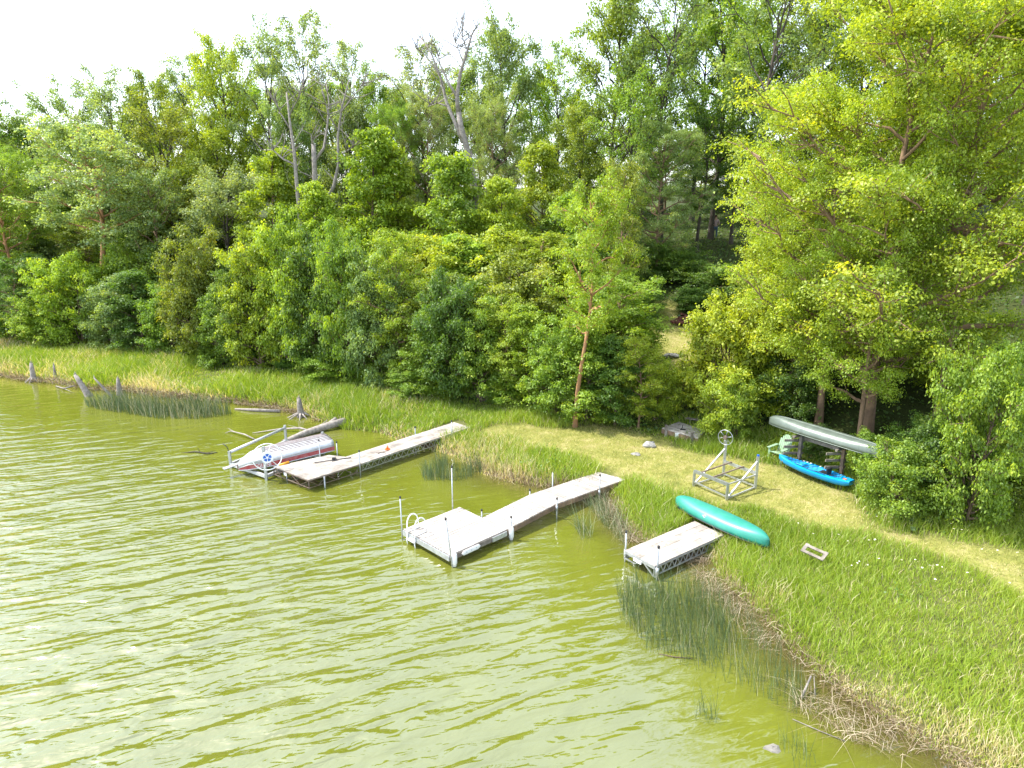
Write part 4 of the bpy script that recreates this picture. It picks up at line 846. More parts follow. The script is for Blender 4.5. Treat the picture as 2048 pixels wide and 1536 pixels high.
# aluminium canoe upside down on a rack, kayak on its lowest arms
g0 = land_pt(1600, 935); g1 = land_pt(1685, 962)
ax_ = un(g1 - g0)
ra, rb = Vector((*at(1597, 926, .7)[:2], 0)), Vector((*at(1681, 955, .7)[:2], 0))
rd = un(rb - ra); rn = Vector((rd.y, -rd.x, 0))        # rn points to the camera side
if rn.y > 0: rn = -rn
ra.z = tz(ra.x, ra.y); rb.z = tz(rb.x, rb.y)
rack = empty('canoe_rack', (ra.x, ra.y, ra.z), 'weathered wooden rack of two posts with four arms each, holding the canoe and kayak', 'canoe rack')
ztop = ra.z + 1.40
for pnt in (ra, rb):
    b = MB(M['greytimber'] if pnt is ra else M['timber']); b.bar(pnt - Z * .2, Vector((pnt.x, pnt.y, ztop)), .12, .12, up=rn); po = b.build('post', rack)
    for h in (.24, .58, .86, 1.13):
        zz = pnt.z + h
        for off in (-.075,):
            b = MB(M['greytimber']); b.bar(pnt + rd * (off - .25) + rn * .62 + Z * (h + .10), pnt + rd * off - rn * .35 + Z * (h - .02), .035, .10); b.build('arm', po)
    b = MB(M['greytimber']); b.bar(pnt + rn * .55 + Z * (ztop - pnt.z + .045), pnt - rn * .5 + Z * (ztop - pnt.z + .045), .09, .08); b.build('top_arm', po)
b = MB(M['greytimber']); b.bar(Vector((ra.x, ra.y, ztop - .12)) - rn * .12, Vector((rb.x, rb.y, ztop - .12)) - rn * .12, .04, .14); b.build('crossbeam', rack)
zc_ = ztop + .22
ca_ = atY(1546, 845, ra.y + .55); cb_ = atY(1738, 889, rb.y - .55)
ce = (Vector((ra.x, ra.y, 0)) + Vector((rb.x, rb.y, 0))) / 2 + rn * .05; hl = 2.45
al, alr = canoe('aluminium_canoe', ce - rd * hl * .98 + Z * (zc_), ce + rd * hl * 1.08 + Z * (zc_ - .02), .88, .36, 'dull_alu', 'dull_alu', 'dull silver aluminium canoe upside down on top of the rack')
for t in (8, 32):
    k3 = t; b = MB(M['dull_alu']); b.tube([grw_ for grw_ in alr[k3]], .012, 5); b.build('rib', al)
b = MB(M['dull_alu']); b.tube([r_[8] + Z * .004 for r_ in alr[1:-1]], .014, 5); b.build('keel_strip', al)
# kayak
km = ce + rn * .42; kz = ra.z + .45
k0, k1 = km - rd * 1.50 + Z * kz, km + rd * 1.62 + Z * (kz - .06)
ky = empty('blue_kayak', (km.x, km.y, kz - .2), 'bright blue sit-on-top kayak resting on the lowest arms of the rack', 'kayak')
kp = lambda t: (max(0, 1 - abs(2 * t - 1.05) ** 2.6)) ** .6 if t < .93 else max(.30, (1 - abs(2 * t - 1.05) ** 2.6)) ** .6
b = MB(M['kayak']); tilt = rn * .0
krows = hull(b, k0, k1, .84, .27, -1, lambda t: min(1, (max(t, .0) / .42) ** .62) * (1 - max(0, (t - .55) / .45) ** 2.2 * .52), rocker=.07, n_=31, m_=13, endup=.15, exp=2.6)
top_rows = []
for i, r_ in enumerate(krows):
    t = i / 30; a_, c_ = r_[0], r_[-1]; row = []
    well = (.16 < t < .34) or (.38 < t < .86); dip = -.08 if well else .035
    for s_, z in ((0, 0), (.12, .03), (.22, .03 if well else .04), (.28, dip), (.5, dip - (.02 if well else 0)), (.72, dip), (.78, .03 if well else .04), (.88, .03), (1, 0)): row.append(lerp(a_, c_, s_) + Z * z)
    top_rows.append(row)
b.grid(top_rows[::-1], smooth=False); b.face(krows[-1] , flip=True); b.build('hull', ky)
dr, upk = (k1 - k0).normalized(), Z
def kpt(t, s_, z): return lerp(lerp(krows[int(t * 30)][0], krows[int(t * 30)][-1], s_), lerp(krows[min(30, int(t * 30) + 1)][0], krows[min(30, int(t * 30) + 1)][-1], s_), t * 30 % 1) + Z * z
b = MB(M['black']); b.box(kpt(.64, .5, -.02), dr * .16, rn * .17, Z * .025); b.box(kpt(.70, .5, .10), dr * .02, rn * .17, Z * .12); b.tube([kpt(.70, .3, .1), kpt(.55, .15, .02)], .01, 5); b.tube([kpt(.70, .7, .1), kpt(.55, .85, .02)], .01, 5); b.build('seat', ky)
b = MB(M['black'])
for t0 in (.17, .22, .27, .40, .46, .76, .82): b.tube([kpt(t0, .18, .045), kpt(t0 + .02, .5, .05), kpt(t0 + .04, .82, .045)], .012, 5)
b.tube([kpt(.30, .1, .05), kpt(.5, .07, .06), kpt(.72, .08, .05)], .01, 5); b.build('deck_cord', ky)
b = MB(M['orange']); b.box(kpt(.93, .3, .055), dr * .06, rn * .05, Z * .008); b.build('badge', ky)
b = MB(M['white'])
for t0 in (.30, .345, .39, .52): b.box(kpt(t0, .9, .032), dr * .025, rn * .04, Z * .004)
b.build('foot_rest', ky)
# upturned fishing boat on its lift
lz = .28
pA, pB, pC, pD = at(533, 960, 0), at(462, 935, 0), at(573, 889, 0), at(648, 908, 0)
bl = empty('boat_lift', (pA.x, pA.y, 0), 'boat lift with a big white spoked wheel holding the upturned boat beside the farthest dock', 'boat lift')
b = MB(M['alu'])
for s, e in ((pA, pB), (pB, pC), (pC, pD), (pD, pA)): b.bar(s + Z * .16, e + Z * .16, .10, .12)
b.build('base_frame', bl)
for pnt, h in ((pA, 1.45), (pB, .75), (pC, .95), (pD, 1.05)):
    q = MB(M['galv']); q.bar(pnt - Z * .5, pnt + Z * h, .10, .10, up=(1, 0, 0)); q.build('post', bl)
q = MB(M['alu']); q.tube([pB + Z * .68 + (pC - pB) * .02, pC + Z * .82], .065, 8); q.build('guide_rail', bl)
q = MB(M['black']); q.tube([pB + Z * .7, pB + Z * .9 + Vector((-.12, .1, 0)), pB + Z * 1.05 + Vector((-.28, .1, 0))], .02, 6); q.build('winch_handle', bl)
# wheel stands beside the near post, facing the camera
wc = pA + Z * 1.04 + Vector((.16, -.1, 0)); wv = Vector((.93, .36, 0)).normalized(); wr_ = .56
wh = empty('winch_wheel', tuple(wc - parent_world(bl))); wh.parent = bl
q = MB(M['white']); q.tube([wc + wv * wr_ * math.cos(a_) + Z * wr_ * math.sin(a_) for a_ in np.linspace(0, 2 * math.pi, 41)[:-1]], .022, 8, closed=True); q.build('rim', wh)
q = MB(M['white']); wn = wv.cross(Z).normalized()
if wn.y > 0: wn = -wn
for k_ in range(6):
    a_ = 2 * math.pi * k_ / 6 + .2; dd = wv * math.cos(a_) + Z * math.sin(a_); q.tube([wc + dd * .12, wc + dd * wr_], .014, 6)
q.build('spoke', wh)
q = MB(M['white']); q.tube([wc + wn * .02, wc + wn * .09], .235, 24); q.tube([wc + wn * .02, wc - wn * .16], .12, 12); q.build('hub', wh)
q = MB(M['blue'])
for k_ in range(5):
    a0_ = 2 * math.pi * k_ / 5 + .3; P_ = []
    for a2, rr in ((-.42, .05), (-.5, .155), (-.2, .165), (.2, .165), (.5, .155), (.42, .05)): dd = wv * math.cos(a0_ + a2) + Z * math.sin(a0_ + a2); P_.append(wc + wn * .094 + dd * rr)
    q.face(P_)
q.build('emblem', wh)
for P_ in ((at(446, 940, .34), at(672, 874, .62)),):
    pass
q0, q1 = at(447, 938, .38), at(632, 873, .75)
q = MB(M['alu']); q.bar(q0, q1, .20, .04); tag(q.build('long_plank'), 'long pale aluminium plank resting behind the upturned boat', 'plank')
q0, q1 = at(548, 921, .50), at(648, 897, .62)
q = MB(M['alu']); q.tube([q0 , q1], .05, 8); q.build('bunk_rail', bl)
q = MB(M['amber']); u_ = (q1 - q0).normalized(); q.tube([at(558, 931, .50), at(578, 924, .56)], .055, 8); q.build('amber_band', bl)
# the boat: flat-bottomed, keel up, bow towards the left
bm_ = M['alu']; ba, bc = at(484, 944, .38), at(668, 899, .50); bd = un(bc - ba); bs = Vector((-bd.y, bd.x, 0))
bo = empty('upturned_boat', ((ba.x + bc.x) / 2, (ba.y + bc.y) / 2, .4), 'upturned aluminium fishing boat with a red side band and worn ribbed bottom', 'boat')
off = bs * .62; s0, s1 = ba + off, bc + off; LB = (s1 - s0).length; sd_ = (s1 - s0).normalized()
def st(t):
    w = .76 * min(1, .03 + t * 3.0) ** .6 * (1 - .10 * max(0, t - .6)); ch = w * .84; h = .44 * min(1, .12 + t / .20) ** .6 ; gz = .10 * max(0, 1 - t * 3)
    c_ = s0 + sd_ * (LB * t); return c_, w, ch, h, -gz
low, upp, bot = [], [], []
T = np.linspace(0, 1, 25)
for t in T:
    c_, w, ch, h, gz = st(t)
    low.append([c_ - bs * w + Z * gz, c_ - bs * (w * .97) + Z * (gz + .20 * min(1, h / .3))])
    upp.append([c_ - bs * (w * .97) + Z * (gz + .20 * min(1, h / .3)), c_ - bs * (w * .93) + Z * (h * .70), c_ - bs * ch + Z * (h * .92), c_ - bs * (ch * .82) + Z * h, c_ + Z * (h + .03), c_ + bs * (ch * .82) + Z * h, c_ + bs * ch + Z * (h * .92), c_ + bs * (w * .97) + Z * (gz + .17)])
b = MB(M['alu']); b.grid(upp); b.build('hull', bo, solidify=.006)
b = MB(M['red']); b.grid(low, smooth=False); b.build('red_band', bo, solidify=.006)
low2 = [[(p + (st(t)[0] - p) * 2) for p in (Vector((r_[0].x, r_[0].y, r_[0].z)), Vector((r_[1].x, r_[1].y, r_[1].z)))] for t, r_ in zip(T, low)]
b = MB(M['red']); rws = []
for t in T:
    c_, w, ch, h, gz = st(t); rws.append([c_ + bs * w + Z * gz, c_ + bs * (w * .97) + Z * (gz + .17)])
b.grid(rws, smooth=False); b.build('red_band', bo, solidify=.006)
c_, w, ch, h, gz = st(1.0); b = MB(M['red']); b.face([c_ - bs * w + Z * gz, c_ + bs * w + Z * gz, c_ + bs * (w * .97) + Z * .2, c_ - bs * (w * .97) + Z * .2]); b.build('transom_band', bo, solidify=.006)
b = MB(M['alu']); b.face([c_ - bs * w * .97 + Z * .2, c_ + bs * w * .97 + Z * .2, c_ + bs * ch + Z * h * .92, c_ + bs * ch * .8 + Z * h, c_ - bs * ch * .8 + Z * h, c_ - bs * ch + Z * h * .92]); b.build('transom', bo, solidify=.006)
worn = solid('worn_reddish_bottom', (.17, .095, .085), .7, .3, var=.3, scale=3, col2=(.30, .26, .25)); 
for k_ in np.linspace(-.74, .74, 7):
    b = MB(worn); P_ = []
    for t in np.linspace(.26 if abs(k_) < .5 else .40, 1, 12):
        c_, w, ch, h, gz = st(t); P_.append(c_ + bs * (ch * k_) + Z * (h + .035 * (1 - abs(k_)) + .002))
    b.tube(P_, .024, 5); b.build('bottom_rib', bo)
b = MB(M['alu']); b.tube([r_[0] for r_ in low], .022, 6); b.build('gunwale', bo)
b = MB(M['alu']); b.tube([r_[1] - bs * .005 for r_ in low], .014, 6); b.build('rub_strake', bo)
tx = bpy.data.curves.new('registration', 'FONT'); tx.body = 'GI 1NI'; tx.size = .20; tx.extrude = .002; tx.align_x = 'LEFT'; tx.align_y = 'CENTER'
to = bpy.data.objects.new('registration_number', tx); COL.objects.link(to); tx.materials.append(M['white'])
ca2, cb2 = (low[2][0] + low[2][1]) / 2, (low[8][0] + low[8][1]) / 2; xv = (cb2 - ca2).normalized(); yv = (low[5][1] - low[5][0]).normalized(); zv = xv.cross(yv).normalized()
if zv.y > 0: zv = -zv; yv = zv.cross(xv)
bpy.context.view_layer.update(); tme = bpy.data.meshes.new_from_object(to.evaluated_get(bpy.context.evaluated_depsgraph_get())); bpy.data.objects.remove(to); to = link('registration_number', tme)
to.parent = bo; mt = Matrix((xv, yv, zv)).transposed().to_4x4(); mt.translation = (low[4][0] + low[4][1]) / 2 + zv * .012 - parent_world(bo); to.matrix_local = mt
# ------------------------------------------------------------------ empty boat lift on the lawn
def gp(px, py): return land_pt(px, py)
fl, fr_, bk, bl2 = gp(1387, 972), gp(1453, 1000), gp(1510, 977), gp(1446, 952)
h0 = .62
lf = empty('empty_boat_lift', tuple(fl), 'empty galvanised boat lift frame with a hand wheel, standing on the mown lawn', 'boat lift')
G_ = M['galv']
for pnt, hh in ((fl, h0), (fr_, h0 + .05), (bk, 1.32), (bl2, 1.5)):
    q = MB(G_); q.bar(pnt - Z * .08, pnt + Z * hh, .085, .085, up=(1, 0, 0)); lo = q.build('leg', lf)
    if pnt is bk: q = MB(M['blue']); q.bar(pnt + Z * hh, pnt + Z * (hh + .05), .075, .075, up=(1, 0, 0)); q.build('cap', lo)
def rail(a, b_, z0, z1, w, nm, mat=G_, h=None): q = MB(mat); q.bar(a + Z * z0, b_ + Z * z1, w, h or w); return q.build(nm, lf)
rail(fl, fr_, h0, h0, .09, 'front_beam', h=.11); rail(bl2, bk, h0, h0, .09, 'rear_beam', h=.10)
rail(fl, fr_, .18, .12, .05, 'lower_rail'); rail(bl2, bk, .10, .10, .05, 'lower_rail'); rail(fr_, bk, .06, .06, .045, 'lower_rail', M['alu']); rail(fl, bl2, .06, .06, .045, 'lower_rail', M['alu'])
rail(fr_, bk, h0, h0 - .05, .045, 'side_rail', M['alu'])
rail(fl, bl2, .04, 1.18, .05, 'diagonal_brace', M['alu']); rail(fr_, bk, .06, 1.12, .05, 'diagonal_brace', M['alu'])
for t in (.22, .58):
    a_, c_ = lerp(fl, fr_, t), lerp(bl2, bk, t * 1.05); q = MB(M['rusty']); q.bar(a_ + Z * (h0 + .07), c_ + Z * (h0 + .09), .05, .04); q.build('bunk_rail', lf)
wc = bl2 + Z * 1.66 + Vector((-.06, -.08, 0)); wv = Vector((.6, .8, 0)).normalized()
wh = empty('hand_wheel', tuple(wc - parent_world(lf))); wh.parent = lf
wv = Vector((.62, -.55, 0)).normalized(); wn = wv.cross(Z).normalized(); rr_ = .30
q = MB(M['galv']); q.tube([wc + wv * rr_ * math.cos(a_) + Z * rr_ * math.sin(a_) for a_ in np.linspace(0, 2 * math.pi, 33)[:-1]], .013, 6, closed=True); q.build('rim', wh)
q = MB(M['galv'])
for k_ in range(6): dd = wv * math.cos(k_ * 1.0472 + .3) + Z * math.sin(k_ * 1.0472 + .3); q.tube([wc + dd * .05, wc + dd * rr_], .010, 5)
q.build('spoke', wh); q = MB(M['rusty']); q.tube([wc - wn * .08, wc + wn * .08], .075, 12); q.build('hub', wh)
# ------------------------------------------------------------------ green chair
ch = land_pt(1558, 920); cz = ch.z
chair = empty('garden_chair', tuple(ch), 'faded green plastic garden chair with a rounded slatted back beside the rack', 'chair')
f_ = Vector((-.80, -.60, 0)).normalized(); s_ = Vector((-f_.y, f_.x, 0)); cm_ = M['greychair']
def cb(nm): q = MB(cm_); return q
q = cb(0)
for k_ in range(5):                       # seat slats
    p_ = ch + f_ * (.30 - k_ * .12) + Z * (.40 - k_ * .028); q.box(p_, f_ * .052, s_ * .25, Z * .012)
q.build('seat', chair)
q = cb(0); bb = ch - f_ * .22 + Z * .28; bu = (Z * .93 - f_ * .36).normalized()
for k_ in range(-3, 4):
    hh = .80 - .022 * k_ * k_; q.box(bb + s_ * (k_ * .078) + bu * hh / 2, s_ * .032, bu * hh / 2, bu.cross(s_) * .010)
for hh in (.12, .55): q.box(bb + bu * hh - f_ * .02, s_ * .26, bu * .03, bu.cross(s_) * .010)
q.build('backrest', chair)
for sg in (-1, 1):
    q = cb(0); q.box(ch + s_ * sg * .31 + f_ * .05 + Z * .57, f_ * .34, s_ * .06, Z * .014); q.build('armrest', chair)
    q = cb(0); q.bar(ch + s_ * sg * .29 + f_ * .34 - Z * .05, ch + s_ * sg * .29 + f_ * .32 + Z * .56, .08, .04); q.build('leg', chair)
    q = cb(0); q.bar(ch + s_ * sg * .27 - f_ * .42 - Z * .05, ch + s_ * sg * .27 + f_ * .30 + Z * .38, .07, .04); q.build('leg', chair)
# ------------------------------------------------------------------ old dock section at the wood's edge
oz = .75
oa, ob, oc, od = at(1324, 856, oz), at(1396, 876, oz), at(1412, 861, oz), at(1358, 843, oz)
od_ = empty('old_dock_section', (oa.x, oa.y, tz(oa.x, oa.y)), 'old brown wooden dock section with litter on top, pulled up under a bright bush', 'dock section')
b = MB(M['deck_old']); boards(b, [oa, ob, oc, od], 9, .04); b.build('deck', od_)
b = MB(M['timber']); q = Z * -.15
b.bar(oa + q, ob + q, .05, .20); b.bar(ob + q, oc + q, .05, .20); b.bar(oc + q, od + q, .05, .20); b.bar(od + q, oa + q, .05, .20); b.build('side_boards', od_)
for t in (.12, .84):
    x_ = lerp(oa, ob, t) + Vector((-.02, -.07, 0)); q = MB(M['greytimber']); q.bar((x_.x, x_.y, tz(x_.x, x_.y) - .1), (x_.x, x_.y, oz + .22), .10, .10, up=(0, 1, 0)); q.build('leg', od_)
b = MB(M['white']); x_ = lerp(oa, ob, .44) + Vector((0, -.06, -.14)); b.box(x_, (.12, 0, 0), (0, .015, 0), (0, 0, .13)); b.build('bracket_plate', od_)
b = MB(M['black']); x_ = at(1362, 860, oz); b.tube([x_ + Z * .02, x_ + Vector((.05, 0, .1)), x_ + Vector((.07, .02, .24))], .018, 6); b.box(x_ + Vector((.08, 0, .03)), (.12, .02, 0), (-.01, .03, 0), (0, 0, .02))
tag(b.build('iron_cleat'), 'small black iron cleat on the old brown dock section', 'cleat')
# hand rail of the old steps
x0_ = atY(1371, 830, 33.0); zg = tz(x0_.x, 33.0)
st_ = empty('step_railing', (x0_.x, 33.0, zg), 'stair rail with a brown post and sloping pale top board below the track', 'railing')
b = MB(M['timber']); zt_ = atY(1373, 800, 33).z; b.bar((x0_.x, 33, zg - .1), (x0_.x, 33, zt_), .12, .12, up=(0, 1, 0)); b.build('post', st_)
b = MB(M['greytimber']); e0, e2 = atY(1370, 800, 32.9), atY(1412, 738, 36.4); b.bar(e0, e2, .16, .05); b.build('top_board', st_)
b = MB(M['timber']); x2 = atY(1400, 760, 35.6); b.bar((x2.x, 35.6, tz(x2.x, 35.6)), (x2.x, 35.6, x2.z), .12, .12, up=(0, 1, 0)); b.build('post', st_)
q0, q1 = at(1373, 836, .95), at(1413, 842, .95)
bn = empty('plank_bench', tuple(lerp(q0, q1, .5) - Z * .45), 'grey plank bench behind the old dock section', 'bench')
b = MB(M['greytimber']); b.bar(q0, q1, .22, .04); b.build('seat', bn)
for t in (.2, .85): b = MB(M['greytimber']); p_ = lerp(q0, q1, t); b.bar(p_ - Z * .6, p_ - Z * .02, .08, .08, up=(0, 1, 0)); b.build('leg', bn)
# ------------------------------------------------------------------ stones, brick heap, frame in the grass, foam
def rock(nm, c, r_, lab, cat='stone', mat='stone', sq=(1, .8, .5), group=None, seed=0):
    rr = random.Random(seed); b = MB(M[mat]); rows = []
    for i in range(7):
        th = math.pi * i / 6; row = []
        for j in range(10):
            ph = 2 * math.pi * j / 10; k_ = 1 + .22 * math.sin(3 * ph + seed) * math.sin(2 * th + seed) + rr.uniform(-.1, .1) * (0 < i < 6)
            row.append(Vector(c) + Vector((math.sin(th) * math.cos(ph) * sq[0], math.sin(th) * math.sin(ph) * sq[1], math.cos(th) * sq[2])) * r_ * k_)
        rows.append(row)
    b.grid(rows, closed=True, smooth=False); return tag(b.build(nm), lab, cat, group)
rock('stone', land_pt(1299, 893) + Z * .08, .30, 'larger grey stone at the edge of the lawn below the old dock section', seed=1)
rock('stone', land_pt(1272, 909) + Z * .02, .22, 'flat pale stone on the lawn left of the larger grey stone', sq=(1, .8, .25), seed=2)
rock('stone', land_pt(1284, 700) + Z * .1, .38, 'flat grey stone beside the hillside track', sq=(1, .7, .4), seed=3)
rock('stone', land_pt(1343, 715) + Z * .1, .40, 'long grey stone at the lower side of the hillside track', sq=(1.2, .5, .35), seed=4)
rock('foam_chunk', at(1545, 1497, 0) + Z * .0, .17, 'grey lump of foam floating near the bottom edge of the lake', 'foam', 'foam', sq=(1, .7, .3), seed=5)
bp = land_pt(1366, 646); b = MB(M['brick']); rr = random.Random(5)
for i in range(60):
    rr_ = rr.uniform(0, 1) ** .6; a_ = rr.uniform(0, 6.28); p_ = bp + Vector((math.cos(a_) * rr_ * .6, math.sin(a_) * rr_ * .5, .05 + (1 - rr_) * .55 * rr.random())); ax = Vector((rr.uniform(-1, 1), rr.uniform(-1, 1), rr.uniform(-.4, .4))).normalized(); ay = ax.cross(Z).normalized()
    b.box(p_, ax * .15, ay * .08, ax.cross(ay) * .05)
tag(b.build('rubble_heap'), 'heap of rust-red rubble on the bank above the hillside track', 'rubble')
fc = land_pt(1600, 1122) + Z * .38; fx = Vector((.62, -.55, -.12)).normalized(); fy = Vector((.5, .45, .22)).normalized()
b = MB(M['greytimber']); ww = .10
for k_ in (0, .27): b.bar(fc + fy * k_, fc + fy * k_ + fx * .62, ww, .03, up=fx.cross(fy))
b.bar(fc + fx * .04 - fy * .05, fc + fx * .04 + fy * .34, ww, .032, up=fx.cross(fy)); b.bar(fc + fx * .62 - fy * .05, fc + fx * .62 + fy * .34, ww, .032, up=fx.cross(fy))
tag(b.build('wooden_frame'), 'small pale wooden frame leaning in the tall grass right of the short dock', 'frame')
# ------------------------------------------------------------------ stumps, logs and branches
def stump(px, py, h, r_, lean, lab, splay=.0, dz=0):
    p_ = at(px, py, 0); b = MB(M['deadwood']); rr = random.Random(px); l = Vector((lean[0], lean[1], 0)); tp = p_ + l * h + Z * h
    b.tube([p_ - Z * .3, p_ + Z * .02, p_ + l * h * .3 + Z * h * .3, p_ + l * h * .7 + Z * h * .7, tp + Z * .0], [r_ * 1.7, r_ * 1.3, r_, r_ * .8, r_ * .55], 9)
    b.tube([tp - Z * .1 - l * .1 + Vector((r_ * .3, 0, 0)), tp + Z * h * .16], [r_ * .35, .01], 5); b.tube([tp - Z * .1 - l * .1 - Vector((r_ * .35, 0, 0)), tp + Z * h * .08 - Vector((r_ * .3, 0, 0))], [r_ * .3, .01], 5)
    if splay:
        for k_ in range(8):
            a_ = k_ * .8 + rr.uniform(-.2, .2); d = Vector((math.cos(a_), math.sin(a_), 0)); b.tube([p_ + Z * .22 * h + d * r_ * .6, p_ + d * r_ * 2.2 + Z * .10, p_ + d * (r_ * 2.6 + splay * rr.uniform(.5, 1)) - Z * .06], [r_ * .38, r_ * .22, .015], 6)
    return tag(b.build('tree_stump'), lab, 'stump')
stump(68, 762, 1.15, .16, (.02, 0), 'thick upright dead stump with a side spur, leftmost on the bank', .25)
stump(112, 762, 1.05, .09, (.03, 0), 'thin pale pointed stump, second from the left on the bank', .3)
stump(178, 792, 1.25, .17, (-.55, .1), 'split grey stump leaning left at the left end of the rush bed')
stump(240, 790, 1.0, .15, (.02, .0), 'flat-topped grey stump standing behind the rush bed')
stump(222, 792, 1.1, .07, (-.75, 0), 'thin splintered snag leaning left behind the rush bed')
stump(602, 833, 1.0, .17, (-.04, 0), 'grey stump with spreading bare roots in front of the left bank', .55)
def log(pts, rads, lab, nm='log', cat='log', mat='deadwood', twigs=()):
    b = MB(M[mat]); b.tube([Vector(p) for p in pts], rads, 8)
    for t in twigs: b.tube([Vector(p) for p in t], [.02] * (len(t) - 1) + [.006], 5)
    return tag(b.build(nm), lab, cat)
log([at(690, 842, .28), at(650, 853, .2), at(610, 866, .12), at(566, 884, .0)], [.20, .19, .16, .11], 'thick fallen grey log running from the bank into the water behind the lift', twigs=[(at(668, 848, .3), at(670, 856, .05)), (at(655, 840, .3), at(640, 850, .12))])
log([at(672, 838, .35), at(655, 848, .2)], [.12, .07], 'short broken branch stub lying on top of the thick fallen log', 'branch', 'branch')
log([at(622, 862, .12), at(600, 856, .2), at(560, 858, .1), at(505, 866, .02)], [.05, .05, .04, .015], 'long bare branch lying on the water left of the thick fallen log', 'branch', 'branch', twigs=[(at(600, 856, .2), at(575, 850, .3))])
log([at(512, 880, .05), at(490, 869, .15), at(462, 862, .1), at(450, 866, .0)], [.03, .035, .025, .01], 'curved bare twig on the water left of the long bare branch', 'branch', 'branch', twigs=[(at(470, 864, .1), at(455, 856, .2))])
log([at(435, 905, 0), at(415, 907, .05), at(390, 903, .04), at(362, 906, 0)], [.02, .03, .03, .01], 'dark twig floating alone on the open water at left', 'branch', 'branch', 'bark_dark', twigs=[(at(400, 904, .05), at(395, 895, .25)), (at(412, 906, .05), at(432, 901, .1))])
log([at(470, 818, .03), at(510, 820, .08), at(560, 822, .08)], [.05, .09, .08], 'pale driftwood lying along the bank right of the rush bed', 'driftwood', 'log')
log([at(1318, 1308, .0), at(1350, 1314, .02), at(1385, 1317, .0)], [.012, .015, .014], 'thin straight stick floating beside the large bed of bulrushes', 'stick', 'stick', 'bark')
log([at(112, 772, .05), at(128, 777, .12), at(150, 771, .25)], [.03, .045, .03], 'forked dead branch in the water beside the leaning stump', 'branch', 'branch', twigs=[(at(128, 777, .1), at(148, 786, .05))])
log([at(1585, 1438, .02), at(1640, 1462, .03), at(1690, 1482, .02)], [.008, .011, .008], 'long straw-coloured reed stalk afloat along the lower right bank', 'reed_stalk', 'reed stalk', 'deadwood')
log([at(1603, 1395, .05), at(1622, 1352, .30)], [.03, .02], 'pale broken stake sticking up from the dead reeds', 'stake', 'stake', twigs=[(at(1630, 1390, .02), at(1628, 1352, .3))])
# white flowers in the grass
fp = [(1665, 1082), (1693, 1088), (1735, 1088), (1747, 1086), (1716, 1127), (1733, 1131), (1712, 1133), (1870, 1143), (1880, 1145), (1858, 1132), (1828, 1122), (1930, 1158), (1866, 1170), (2016, 1170), (1990, 1112), (1960, 1105), (1675, 1075), (1782, 1040), (1775, 1048), (1752, 1033), (1898, 1058), (1904, 1066), (1920, 1065), (1921, 1042), (1897, 1034), (1700, 1140), (1624, 1074), (1594, 1056), (1755, 1120), (1840, 1148), (1800, 1128), (2030, 1115), (1905, 1048)]
def petal_mesh():
    b = MB(M['petal']); 
    for k_ in range(8):
        a_ = k_ * .785; d = Vector((math.cos(a_), math.sin(a_), 0)); s2 = Vector((-d.y, d.x, 0)); b.face([Vector((0, 0, 0)), d * .02 + s2 * .013 + Z * .004, d * .038 + Z * .002, d * .02 - s2 * .013 + Z * .004])
    return b
pm_ = petal_mesh(); c_ = MB(M['amber']); c_.tube([(0, 0, .002), (0, 0, .010)], [.010, .006], 8); s2_ = MB(M['grass']); s2_.tube([(0, 0, -.45), (.02, 0, -.2), (0, 0, 0)], .003, 4)
f0 = empty('daisy', (0, 0, 0), 'small white flower standing among the grass along the edge of the lawn at right', 'flower', 'white flowers at the lawn edge'); pars = [pm_.build('petals', f0), c_.build('flower_centre', f0), s2_.build('stem', f0)]
for i, (px, py) in enumerate(fp):
    g = land_pt(px, py + 12); o = f0 if i == 0 else f0.copy()
    if i:
        COL.objects.link(o)
        for q in pars: c2 = q.copy(); COL.objects.link(c2); c2.parent = o
    o.location = (g.x, g.y, g.z + random.uniform(.22, .42)); o.rotation_euler = (random.uniform(-.5, .2), random.uniform(-.3, .3), random.uniform(0, 6)); k_ = random.uniform(.6, 1.0); o.scale = (k_, k_, 1)
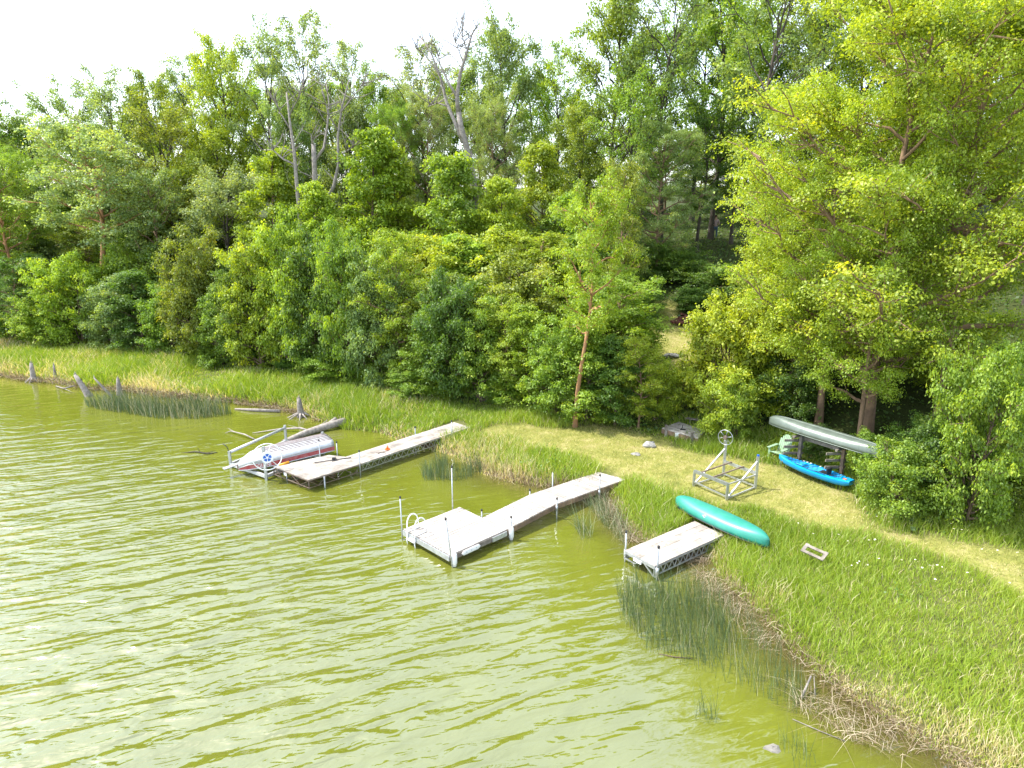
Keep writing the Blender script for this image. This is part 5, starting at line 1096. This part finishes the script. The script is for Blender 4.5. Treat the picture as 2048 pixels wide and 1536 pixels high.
# ------------------------------------------------------------------ person in the wood
px0 = atY(1431, 450, 54.0); pz = tz(px0.x, 54.0); zf = atY(1431, 453, 54).z
PO = Vector((px0.x, 54.0, pz))
per = empty('person', tuple(PO), 'person in a pale striped top and blue jeans standing between slim trunks on the slope', 'person')
def skin(nm, V_, E_, R_, mat, parent):
    me = bpy.data.meshes.new(nm); me.from_pydata([tuple(v_) for v_ in V_], E_, []); o = link(nm, me, parent); me.materials.append(mat)
    md = o.modifiers.new('skin', 'SKIN'); md.use_smooth_shade = True
    for sv, r_ in zip(me.skin_vertices[0].data, R_): sv.radius = (r_, r_)
    me.skin_vertices[0].data[0].use_root = True; sb = o.modifiers.new('sub', 'SUBSURF'); sb.levels = 1; sb.render_levels = 2; return o
V_ = [(0, 0, .95), (0, 0, 1.12), (0, 0, 1.32), (0, 0, 1.46), (0, .0, 1.55), (0, -.01, 1.66), (.18, 0, 1.42), (.30, .04, 1.18), (.20, -.14, 1.08), (.13, -.2, 1.10), (-.18, 0, 1.42), (-.30, .03, 1.18), (-.20, -.14, 1.06), (-.13, -.2, 1.08),
      (.10, 0, .88), (.12, -.01, .48), (.12, .02, .08), (.13, -.12, .04), (-.10, 0, .88), (-.12, .01, .48), (-.12, .02, .08), (-.14, -.12, .04)]
E_ = [(0, 1), (1, 2), (2, 3), (3, 4), (4, 5), (3, 6), (6, 7), (7, 8), (8, 9), (3, 10), (10, 11), (11, 12), (12, 13), (0, 14), (14, 15), (15, 16), (16, 17), (0, 18), (18, 19), (19, 20), (20, 21)]
R_ = [.15, .13, .16, .10, .055, .10, .065, .048, .036, .03, .065, .048, .036, .03, .095, .062, .042, .035, .095, .062, .042, .035]
skin('body', V_, E_, R_, M['skin'], per)
skin('striped_top', [(0, 0, .92), (0, 0, 1.12), (0, 0, 1.32), (0, 0, 1.46), (.18, 0, 1.42), (.30, .04, 1.19), (-.18, 0, 1.42), (-.30, .03, 1.19), (.24, -.08, 1.12), (-.24, -.08, 1.11)], [(0, 1), (1, 2), (2, 3), (3, 4), (4, 5), (3, 6), (6, 7), (5, 8), (7, 9)], [.165, .15, .178, .11, .08, .062, .08, .062, .05, .05], M['shirt'], per)
skin('jeans', [(0, 0, .96), (.10, 0, .87), (.12, -.01, .48), (.12, .02, .1), (-.10, 0, .87), (-.12, .01, .48), (-.12, .02, .1)], [(0, 1), (1, 2), (2, 3), (0, 4), (4, 5), (5, 6)], [.165, .11, .08, .065, .11, .08, .065], M['jeans'], per)
b = MB(M['hair']); rows = []
for i in range(6):
    th = math.pi * .62 * i / 5; rows.append([PO + Vector((.112 * math.sin(th) * math.cos(a_), .02 + .12 * math.sin(th) * math.sin(a_) , 1.67 + .13 * math.cos(th))) for a_ in np.linspace(-.6, math.pi + .6, 12)])
b.grid(rows); b.build('hair', per)
b = MB(M['black'])
for sx2 in (-.035, .035): b.tube([PO + Vector((sx2, -.105, 1.67)), PO + Vector((sx2, -.112, 1.67))], .012, 6)
b.build('eyes', per)
b = MB(M['skin']); b.tube([PO + Vector((0, -.10, 1.66)), PO + Vector((0, -.125, 1.635))], [.012, .018], 6); b.build('nose', per)
